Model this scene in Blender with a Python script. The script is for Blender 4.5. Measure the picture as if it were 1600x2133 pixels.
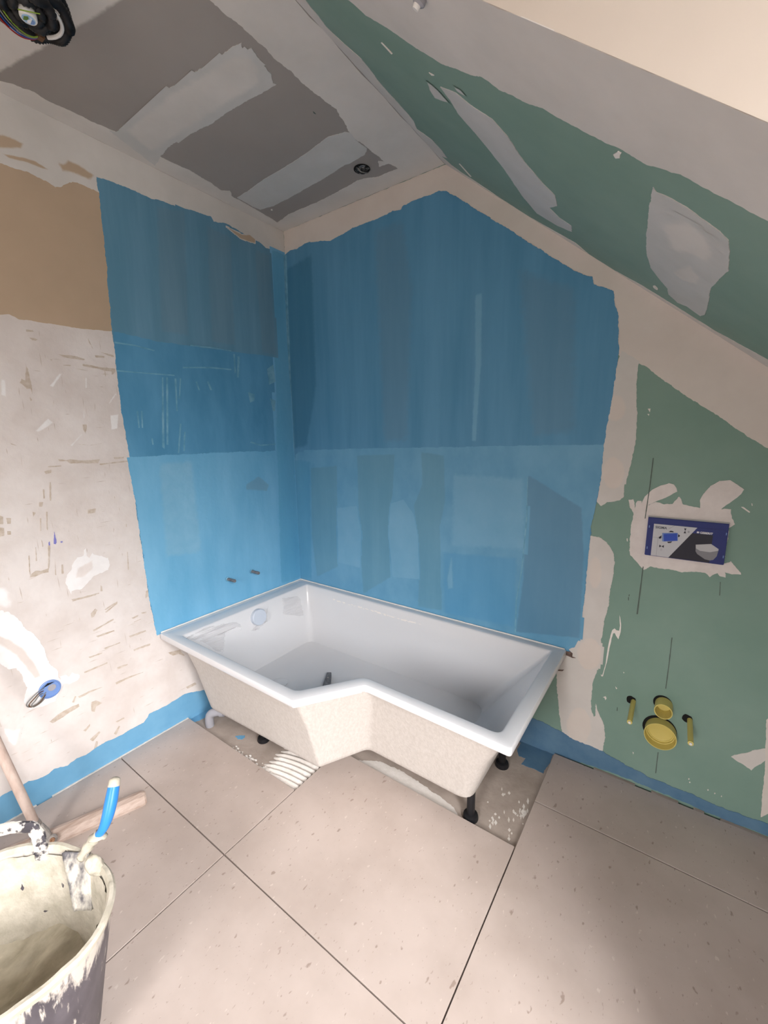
import bpy, bmesh, math, random
import numpy as np
from mathutils import Vector, Matrix, noise
from mathutils.geometry import tessellate_polygon

for o in list(bpy.data.objects): bpy.data.objects.remove(o)
S = bpy.context.scene
COL = S.collection
random.seed(7)
R = math.radians

# ------------------------------------------------------------------ camera
H = 2.4785            # ceiling height
TH = R(39.476)        # pitch of the sloping ceiling
SX = 0.9833           # where the slope leaves the flat ceiling
XW = 2.27             # right (knee) wall
ZS = -0.018           # bare screed, below the tile surface (z = 0)
YC = -1.138           # dormer cheek
YE = -2.75            # other dormer cheek
YB = -3.4             # wall behind the viewer
T_ = .12
yaw, pit, rol = R(35.4563), R(10.4748), R(-0.66295)
fwd = Vector((-math.sin(yaw)*math.cos(pit), math.cos(yaw)*math.cos(pit), -math.sin(pit)))
rgt = Vector((math.cos(yaw), math.sin(yaw), 0)); up = rgt.cross(fwd)
r2 = rgt*math.cos(rol)+up*math.sin(rol); u2 = up*math.cos(rol)-rgt*math.sin(rol)
cd = bpy.data.cameras.new('camera'); cam = bpy.data.objects.new('camera', cd); COL.objects.link(cam)
cd.sensor_fit = 'VERTICAL'; cd.sensor_height = 36; cd.lens = 876.71/2133*36; cd.clip_start = .01
cam.matrix_world = Matrix(((r2.x, u2.x, -fwd.x, 1.90575), (r2.y, u2.y, -fwd.y, -1.76044), (r2.z, u2.z, -fwd.z, 1.38451), (0, 0, 0, 1)))
S.camera = cam

# ------------------------------------------------------------------ light: daylight through the dormer window and an added rear opening
S.view_settings.view_transform = 'Standard'; S.view_settings.look = 'None'
S.view_settings.gamma = 1; S.view_settings.use_curve_mapping = False
S.view_settings.exposure = 0.0
SKY = 42.0
XB = 3.0              # the dormer bay runs out to its window wall
WX0, WX1 = XB, XB+.15
WY0, WY1, WZ0, WZ1 = -2.38, -1.42, .85, 2.34
w = bpy.data.worlds.new('World'); S.world = w; w.use_nodes = True
nt = w.node_tree; nt.nodes.clear()
o_ = nt.nodes.new('ShaderNodeOutputWorld'); bg = nt.nodes.new('ShaderNodeBackground')
tc = nt.nodes.new('ShaderNodeTexCoord'); sp = nt.nodes.new('ShaderNodeSeparateXYZ'); cr = nt.nodes.new('ShaderNodeValToRGB')
nt.links.new(tc.outputs['Generated'], sp.inputs[0]); nt.links.new(sp.outputs['Z'], cr.inputs[0])
cr.color_ramp.elements[0].position = .10; cr.color_ramp.elements[0].color = (.10, .095, .09, 1)
cr.color_ramp.elements[1].position = .42; cr.color_ramp.elements[1].color = (1, .975, .975, 1)
nt.links.new(cr.outputs[0], bg.inputs[0]); bg.inputs[1].default_value = SKY
nt.links.new(bg.outputs[0], o_.inputs[0])
pl = bpy.data.lights.new('window_daylight', 'AREA'); pl.shape = 'RECTANGLE'; pl.size = WZ1-WZ0; pl.size_y = WY1-WY0
pl.cycles.is_portal = True                  # guides sky sampling through the opening
po = bpy.data.objects.new('window_daylight', pl); COL.objects.link(po)
po.location = (WX1+.01, (WY0+WY1)/2, (WZ0+WZ1)/2); po.rotation_euler = (0, R(90), 0)
FX0, FX1, FZ0, FZ1 = 1.35, 2.05, 1.15, 2.15   # assumed opening behind the viewer, added for fill light
p2 = pl.copy(); p2.size = FX1-FX0; p2.size_y = FZ1-FZ0
po2 = bpy.data.objects.new('rear_fill_portal', p2); COL.objects.link(po2)
po2.location = ((FX0+FX1)/2, YB-T_-.01, (FZ0+FZ1)/2); po2.rotation_euler = (R(90), 0, 0)

# ------------------------------------------------------------------ materials
def chain(n, l, t, c1, c2, sc, contrast, detail=4):
    """colour varied by stretched noise in world space"""
    mp = n.new('ShaderNodeMapping'); mp.inputs['Scale'].default_value = sc; l.new(t.outputs['Object'], mp.inputs[0])
    no = n.new('ShaderNodeTexNoise'); no.inputs['Scale'].default_value = 1; no.inputs['Detail'].default_value = detail; no.inputs['Roughness'].default_value = .6
    l.new(mp.outputs[0], no.inputs['Vector'])
    r = n.new('ShaderNodeValToRGB'); r.color_ramp.elements[0].position = contrast[0]; r.color_ramp.elements[1].position = contrast[1]
    r.color_ramp.elements[0].color = (*c1, 1); r.color_ramp.elements[1].color = (*(c2 or c1), 1)
    l.new(no.outputs['Fac'], r.inputs[0]); return r.outputs[0]
def mat(name, c1, c2=None, sc=(6, 6, 6), rough=.75, bump=0, bsc=60, contrast=(.35, .65), spec=.3, soft=1, detail=4, metal=0, under=None):
    m = bpy.data.materials.new(name); m.use_nodes = True; n = m.node_tree.nodes; l = m.node_tree.links
    p = n['Principled BSDF']; p.inputs['Roughness'].default_value = rough; p.inputs['Specular IOR Level'].default_value = spec
    p.inputs['Metallic'].default_value = metal
    t = n.new('ShaderNodeTexCoord')
    if c2 is None and not under: p.inputs['Base Color'].default_value = (*c1, 1)
    else:
        c = chain(n, l, t, c1, c2, sc, contrast, detail)
        if under:   # thin feathered smear: thins out into the coat it lies on
            u = chain(n, l, t, under['c1'], under.get('c2'), under.get('sc', (6, 6, 6)), under.get('contrast', (.35, .65)))
            a = n.new('ShaderNodeAttribute'); a.attribute_name = 'cover'
            no2 = n.new('ShaderNodeTexNoise'); no2.inputs['Scale'].default_value = 45; no2.inputs['Detail'].default_value = 4; l.new(t.outputs['Object'], no2.inputs['Vector'])
            ma = n.new('ShaderNodeMath'); ma.operation = 'MULTIPLY_ADD'; ma.inputs[1].default_value = .8; ma.inputs[2].default_value = -.4; l.new(no2.outputs['Fac'], ma.inputs[0])
            ad = n.new('ShaderNodeMath'); ad.operation = 'ADD'; ad.use_clamp = True; l.new(ma.outputs[0], ad.inputs[0]); l.new(a.outputs['Fac'], ad.inputs[1])
            mr = n.new('ShaderNodeMapRange'); mr.interpolation_type = 'SMOOTHSTEP'; mr.inputs['From Min'].default_value = .2; mr.inputs['To Max'].default_value = soft; l.new(ad.outputs[0], mr.inputs['Value'])
            mx = n.new('ShaderNodeMix'); mx.data_type = 'RGBA'; l.new(mr.outputs[0], mx.inputs[0]); l.new(u, mx.inputs[6]); l.new(c, mx.inputs[7]); c = mx.outputs[2]
        l.new(c, p.inputs['Base Color'])
    if bump:
        b = n.new('ShaderNodeTexNoise'); b.inputs['Scale'].default_value = bsc; b.inputs['Detail'].default_value = 5; l.new(t.outputs['Object'], b.inputs['Vector'])
        bm_ = n.new('ShaderNodeBump'); bm_.inputs['Strength'].default_value = bump; bm_.inputs['Distance'].default_value = .004
        l.new(b.outputs['Fac'], bm_.inputs['Height']); l.new(bm_.outputs[0], p.inputs['Normal'])
    return m
V = (14, 14, 1.2)   # vertical roller streaks
SPEC = {
 'tan': dict(c1=(.45,.345,.245), c2=(.485,.37,.265), sc=(3,3,3), rough=.85),
 'old_plaster': dict(c1=(.61,.555,.525), c2=(.70,.66,.64), sc=(5,5,5), rough=.85, bump=.5, bsc=45),
 'old_plaster_flat': dict(c1=(.60,.54,.505), c2=(.64,.585,.55), sc=(9,9,9), rough=.85),
 'green': dict(c1=(.20,.312,.262), c2=(.23,.342,.29), sc=(3,3,3), rough=.8),
 'board_grey': dict(c1=(.31,.285,.268), c2=(.34,.315,.297), sc=(2,2,2), rough=.85),
 'compound': dict(c1=(.60,.575,.545), c2=(.66,.63,.60), sc=(5,5,5), rough=.8, bump=.06, bsc=20),
 'compound_warm': dict(c1=(.66,.595,.545), c2=(.70,.64,.59), sc=(5,5,5), rough=.8, bump=.05, bsc=20),
 'compound_pink': dict(c1=(.66,.61,.585), c2=(.74,.69,.665), sc=(18,18,18), rough=.8, bump=.15, bsc=40),
 'compound_grey': dict(c1=(.53,.53,.515), c2=(.58,.575,.565), sc=(7,7,7), rough=.8, bump=.06, bsc=20),
 'white_plaster': dict(c1=(.75,.735,.73), c2=(.81,.80,.80), sc=(14,14,14), rough=.8, bump=.2, bsc=60),
 'white_splash': dict(c1=(.80,.76,.72), rough=.6),
 'blue_grey': dict(c1=(.105,.255,.37), c2=(.14,.30,.43), sc=V, rough=.55),
 'blue_deep': dict(c1=(.07,.25,.425), c2=(.10,.305,.50), sc=(8,8,2.5), rough=.55, bump=.2, bsc=50),
 'blue_bright': dict(c1=(.135,.385,.60), c2=(.185,.45,.67), sc=(7,7,2), rough=.5, bump=.2, bsc=50),
 'blue_strip': dict(c1=(.13,.33,.52), c2=(.16,.37,.56), sc=(7,7,7), rough=.5),
 'blue_strip2': dict(c1=(.085,.18,.29), c2=(.12,.225,.335), sc=(12,12,12), rough=.55),
 'blue_back': dict(c1=(.075,.245,.41), c2=(.115,.31,.495), sc=(9,9,.8), rough=.55, contrast=(.3,.7)),
 'blue_back_low': dict(c1=(.11,.31,.49), c2=(.155,.37,.55), sc=(6,6,4), rough=.5),
 'blue_sat': dict(c1=(.06,.27,.45), c2=(.085,.32,.51), sc=V, rough=.5, soft=.5),
 'blue_sat2': dict(c1=(.035,.15,.265), c2=(.05,.18,.30), sc=V, rough=.5, soft=.6),
 'blue_low_sat': dict(c1=(.08,.29,.50), c2=(.10,.32,.54), sc=V, rough=.5, soft=.6),
 'blue_drab': dict(c1=(.145,.25,.33), c2=(.17,.275,.35), sc=V, rough=.55, soft=.45),
 'blue_drab2': dict(c1=(.10,.24,.37), c2=(.12,.265,.40), sc=V, rough=.55, soft=.75),
 'blue_green': dict(c1=(.11,.28,.385), c2=(.135,.31,.42), sc=V, rough=.55, soft=.65),
 'blue_pale': dict(c1=(.21,.43,.58), c2=(.26,.48,.63), sc=(20,20,20), rough=.5, soft=.5),
 'blue_pale_hard': dict(c1=(.105,.30,.445), c2=(.20,.42,.56), sc=(20,20,20), rough=.5),
 'blue_pale2': dict(c1=(.18,.40,.57), c2=(.21,.43,.60), sc=(9,9,9), rough=.5, soft=.6),
 'glue': dict(c1=(.46,.385,.31), c2=(.57,.505,.445), sc=(60,60,60), rough=.8),
 'scratch': dict(c1=(.48,.42,.37), c2=(.58,.52,.47), sc=(30,30,30), rough=.85),
 'ink': dict(c1=(.2,.2,.52), rough=.5),
 'pencil': dict(c1=(.10,.13,.115), rough=.7),
 'brown_damage': dict(c1=(.09,.06,.05), c2=(.20,.14,.12), sc=(80,80,80), rough=.9),
 'adhesive': dict(c1=(.66,.62,.57), c2=(.74,.70,.66), sc=(30,30,30), rough=.8, bump=.3, bsc=90),
 'screed': dict(c1=(.33,.275,.235), c2=(.42,.355,.31), sc=(9,9,9), rough=.9, bump=.3, bsc=60),
 'paint_wall': dict(c1=(.56,.495,.43), c2=(.585,.52,.455), sc=(3,3,3), rough=.7),
 'white_wall': dict(c1=(.80,.76,.71), c2=(.83,.79,.74), sc=(3,3,3), rough=.8),
 'acrylic': dict(c1=(.65,.65,.665), rough=.18, spec=.5),
 'fibreglass': dict(c1=(.50,.465,.43), c2=(.565,.53,.495), sc=(110,110,50), rough=.7, bump=.3, bsc=150),
 'cap_grey': dict(c1=(.52,.57,.65), rough=.35),
 'pipe_grey': dict(c1=(.32,.32,.35), rough=.35),
 'black_plastic': dict(c1=(.012,.012,.014), rough=.4),
 'dark_metal': dict(c1=(.10,.10,.11), c2=(.20,.20,.21), sc=(60,60,60), rough=.45),
 'steel': dict(c1=(.30,.28,.26), c2=(.46,.43,.40), sc=(40,40,40), rough=.5, metal=.4),
 'rust': dict(c1=(.25,.11,.05), c2=(.35,.2,.12), sc=(90,90,90), rough=.8),
 'wood': dict(c1=(.40,.30,.245), c2=(.57,.46,.40), sc=(70,5,70), rough=.75, bump=.3, bsc=60),
 'pole_wood': dict(c1=(.42,.31,.26), c2=(.60,.49,.43), sc=(30,30,8), rough=.75, bump=.2),
 'blue_grip': dict(c1=(.03,.21,.58), rough=.35),
 'cream': dict(c1=(.42,.385,.31), c2=(.58,.535,.45), sc=(22,22,22), rough=.75, bump=.6, bsc=70),
 'yellow': dict(c1=(.62,.52,.16), rough=.4),
 'navy': dict(c1=(.018,.03,.16), rough=.45),
 'label_light': dict(c1=(.52,.53,.56), rough=.4),
 'label_line': dict(c1=(.33,.34,.37), rough=.4),
 'label_text': dict(c1=(.10,.11,.14), rough=.4),
 'label_dark': dict(c1=(.016,.017,.03), rough=.4),
 'label_blue': dict(c1=(.02,.07,.42), rough=.4),
 'label_blue_edge': dict(c1=(.16,.25,.5), rough=.4),
 'label_white': dict(c1=(.75,.75,.77), rough=.4),
 'ceramic': dict(c1=(.48,.48,.5), rough=.4),
 'ceramic_low': dict(c1=(.22,.22,.24), rough=.4),
 'reflected_sky': dict(c1=(.32,.50,.72), rough=.4), 'reflected_green': dict(c1=(.12,.22,.05), rough=.5),  # colours of the reflection painted in the coil's tube end
 'box_blue': dict(c1=(.16,.27,.55), rough=.4),
 'wire_red': dict(c1=(.35,.02,.02), rough=.4), 'wire_blue': dict(c1=(.02,.06,.3), rough=.4),
 'wire_green': dict(c1=(.22,.33,.04), rough=.4), 'wire_brown': dict(c1=(.12,.06,.03), rough=.4), 'wire_grey': dict(c1=(.2,.2,.19), rough=.4),
 'white_plastic': dict(c1=(.75,.74,.72), rough=.4),
 'foil': dict(c1=(.05,.05,.055), c2=(.5,.5,.5), sc=(90,90,90), rough=.3, metal=.6),
 'hole': dict(c1=(.01,.01,.01), rough=.9),
}
M = {}
def get(k, under=None):
    key = k+('_on_'+under if under else '')
    if key not in M:
        d = dict(SPEC[k]); s = d.pop('soft', 1)
        if under:
            d['soft'] = s; d['under'] = SPEC[under]
            d['bump'] = SPEC[under].get('bump', 0); d['bsc'] = SPEC[under].get('bsc', 60); d['rough'] = SPEC[under].get('rough', .75)
        M[key] = mat(key, **d)
    return M[key]

def tile_mat():
    m = mat('porcelain_tile', (.42,.35,.31), (.485,.41,.37), (4, 4, 4), rough=.42, spec=.45)
    n = m.node_tree.nodes; l = m.node_tree.links; p = n['Principled BSDF']; t = n['Texture Coordinate']
    base = p.inputs['Base Color'].links[0].from_socket
    for sc, lo, hi, col in ((55, .68, .73, (.24,.18,.145)), (75, .68, .74, (.58,.51,.46)), (140, .68, .74, (.28,.22,.18))):
        mp = n.new('ShaderNodeMapping'); mp.inputs['Scale'].default_value = (1, .55, 1); mp.inputs['Rotation'].default_value = (0, 0, sc*.1); l.new(t.outputs['Object'], mp.inputs[0])
        no = n.new('ShaderNodeTexNoise'); no.inputs['Scale'].default_value = sc; no.inputs['Detail'].default_value = 2; l.new(mp.outputs[0], no.inputs['Vector'])
        r = n.new('ShaderNodeMapRange'); r.inputs['From Min'].default_value = lo; r.inputs['From Max'].default_value = hi; r.inputs['To Max'].default_value = .7; l.new(no.outputs['Fac'], r.inputs['Value'])
        mx = n.new('ShaderNodeMix'); mx.data_type = 'RGBA'; l.new(r.outputs[0], mx.inputs[0]); l.new(base, mx.inputs[6]); mx.inputs[7].default_value = (*col, 1)
        base = mx.outputs[2]
    l.new(base, p.inputs['Base Color'])
    return m

# ------------------------------------------------------------------ mesh helpers
def link(name, bm, m, parent=None, smooth=False):
    me = bpy.data.meshes.new(name); bm.to_mesh(me); bm.free()
    for mm in (m if isinstance(m, (list, tuple)) else [m]): me.materials.append(mm)
    if smooth:
        me.polygons.foreach_set('use_smooth', [True]*len(me.polygons))
        if smooth is not True: me.set_sharp_from_angle(angle=R(smooth))
    o = bpy.data.objects.new(name, me); COL.objects.link(o)
    if parent: o.parent = parent
    return o
def empty(name, loc=(0, 0, 0)):
    o = bpy.data.objects.new(name, None); COL.objects.link(o); o.location = (0, 0, 0); o.empty_display_size = .05
    return o
def tag(o, label, cat, group=None):
    o['label'] = label; o['category'] = cat
    if group: o['group'] = group
    return o
def struct(o): o['kind'] = 'structure'; return o
def stuff(o): o['kind'] = 'stuff'; return o
def box(bm, a, b, bevel=0):
    r = bmesh.ops.create_cube(bm, size=1); vs = r['verts']
    for v in vs: v.co = Vector([a[i]+(v.co[i]+.5)*(b[i]-a[i]) for i in range(3)])
    if bevel: bmesh.ops.bevel(bm, geom=list({e for v in vs for e in v.link_edges}), offset=bevel, segments=2, affect='EDGES')
def prism(bm, poly, vec):
    """closed solid: polygon of 3D points pushed along vec"""
    vec = Vector(vec); n = len(poly)
    a = [bm.verts.new(p) for p in poly]; b = [bm.verts.new(Vector(p)+vec) for p in poly]
    bm.faces.new(a); bm.faces.new(b[::-1])
    for i in range(n): bm.faces.new((a[i], b[i], b[(i+1) % n], a[(i+1) % n]))
    bmesh.ops.recalc_face_normals(bm, faces=bm.faces)
def tube(bm, pts, r, n=10, cap=True, closed=False):
    pts = [Vector(p) for p in pts]; rings = []
    ref = None
    for i, p in enumerate(pts):
        if closed: d = pts[(i+1) % len(pts)]-pts[i-1]
        else: d = (pts[min(i+1, len(pts)-1)]-pts[max(i-1, 0)])
        d.normalize()
        if ref is None: ref = d.orthogonal().normalized()
        ref = (ref-d*ref.dot(d)).normalized(); q = d.cross(ref)
        rr = r[i] if isinstance(r, (list, tuple)) else r
        rings.append([bm.verts.new(p+(ref*math.cos(2*math.pi*k/n)+q*math.sin(2*math.pi*k/n))*rr) for k in range(n)])
    m = len(rings)
    for i in range(m if closed else m-1):
        A, B = rings[i], rings[(i+1) % m]
        for k in range(n): bm.faces.new((A[k], A[(k+1) % n], B[(k+1) % n], B[k]))
    if cap and not closed: bm.faces.new(rings[0][::-1]); bm.faces.new(rings[-1])
def lathe(bm, prof, origin, axis, n=24):
    """profile of (radius, distance along axis)"""
    axis = Vector(axis).normalized(); u = axis.orthogonal().normalized(); v = axis.cross(u); o = Vector(origin); rings = []
    for r, h in prof:
        rings.append([bm.verts.new(o+axis*h+(u*math.cos(2*math.pi*k/n)+v*math.sin(2*math.pi*k/n))*max(r, 1e-4)) for k in range(n)])
    for A, B in zip(rings, rings[1:]):
        for k in range(n): bm.faces.new((A[k], A[(k+1) % n], B[(k+1) % n], B[k]))
    for Rr, f in ((rings[0], -1), (rings[-1], 1)): bm.faces.new(Rr[::f])
    bmesh.ops.recalc_face_normals(bm, faces=bm.faces)
def smooth_path(pts, n=6, closed=False):
    pts = [Vector(p) for p in pts]; out = []; m = len(pts)
    for i in range(m if closed else m-1):
        p0 = pts[(i-1) % m if closed else max(i-1, 0)]; p1 = pts[i]; p2 = pts[(i+1) % m]; p3 = pts[(i+2) % m if closed else min(i+2, m-1)]
        for k in range(n):
            t = k/n
            out.append(.5*((2*p1)+(p2-p0)*t+(2*p0-5*p1+4*p2-p3)*t*t+(3*p1-p0-3*p2+p3)*t**3))
    if not closed: out.append(pts[-1])
    return out

# ------------------------------------------------------------------ the room shell
def slab(name, poly, vec, m, parent=None):
    bm = bmesh.new(); prism(bm, poly, vec); return struct(link(name, bm, m, parent))
T = .12
zs = lambda x: H-(x-SX)*math.tan(TH)
wall_left = slab('wall_left', [(0,.12,-.15),(0,YB-.1,-.15),(0,YB-.1,H+.12),(0,.12,H+.12)], (-T,0,0), get('old_plaster'))
wall_back = slab('wall_back', [(0,0,-.15),(XB+.15,0,-.15),(XB+.15,0,H+.12),(0,0,H+.12)], (0,T,0), get('green'))
WFB = bmesh.new()  # wall pieces around the added fill opening
for a_, b_ in (((0,-.15),(FX0,H+.12)), ((FX1,-.15),(XB+.15,H+.12)), ((FX0,-.15),(FX1,FZ0)), ((FX0,FZ1),(FX1,H+.12))):
    box(WFB, (a_[0], YB-T_, a_[1]), (b_[0], YB, b_[1]))
wall_front = struct(link('wall_front', WFB, get('white_wall')))
ceiling = slab('ceiling', [(0,0,H),(XB+.2,0,H),(XB+.2,YB,H),(0,YB,H)], (0,0,T), get('board_grey'))
floor = slab('floor', [(0,0,ZS),(XB+.15,0,ZS),(XB+.15,YB,ZS),(0,YB,ZS)], (0,0,-.1), get('screed'))
# sloping ceiling on both sides of the dormer: solid down to the knee wall; the dormer cheek is its end face
nS = Vector((math.sin(TH), 0, math.cos(TH)))
def slope_piece(name, y0, y1, m):
    e = XB+.15
    return slab(name, [(SX,y0,H),(e,y0,zs(e)),(e+nS.x*T,y0,zs(e)+nS.z*T),(SX+.2,y0,H+T)], (0,y1-y0,0), m)
slope = slope_piece('ceiling_slope', YC+.004, 0, get('green'))
slope2 = slope_piece('ceiling_slope.001', YB, YE, get('paint_wall'))
def cheek(name, y, t):
    return slab(name, [(SX,y,H),(XB+.1,y,H),(XB+.1,y,zs(XB+.1)-.001),(SX,y,H-.001)], (0,t,0), get('paint_wall'))
cheek1 = cheek('wall_dormer', YC, .012)
cheek2 = cheek('wall_dormer.001', YE, -.012)
# right wall: knee wall plus dormer front with the window opening
def wr(y0, y1, z0, z1):
    bm_ = WRB; box(bm_, (WX0, y0, z0), (WX1, y1, z1))
WRB = bmesh.new()
wr(YB, 0, -.15, WZ0); wr(YB, WY0, WZ0, H); wr(WY1, 0, WZ0, H); wr(WY0, WY1, WZ1, H)
for y0, y1 in ((YC, 0), (YB, YE)):          # knee walls under the slopes, either side of the bay
    prism(WRB, [(XW,y0,-.15),(XB+.01,y0,-.15),(XB+.01,y0,zs(XB+.01)),(XW,y0,zs(XW))], (0,y1-y0,0))
wall_right = struct(link('wall_right', WRB, get('compound')))

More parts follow.
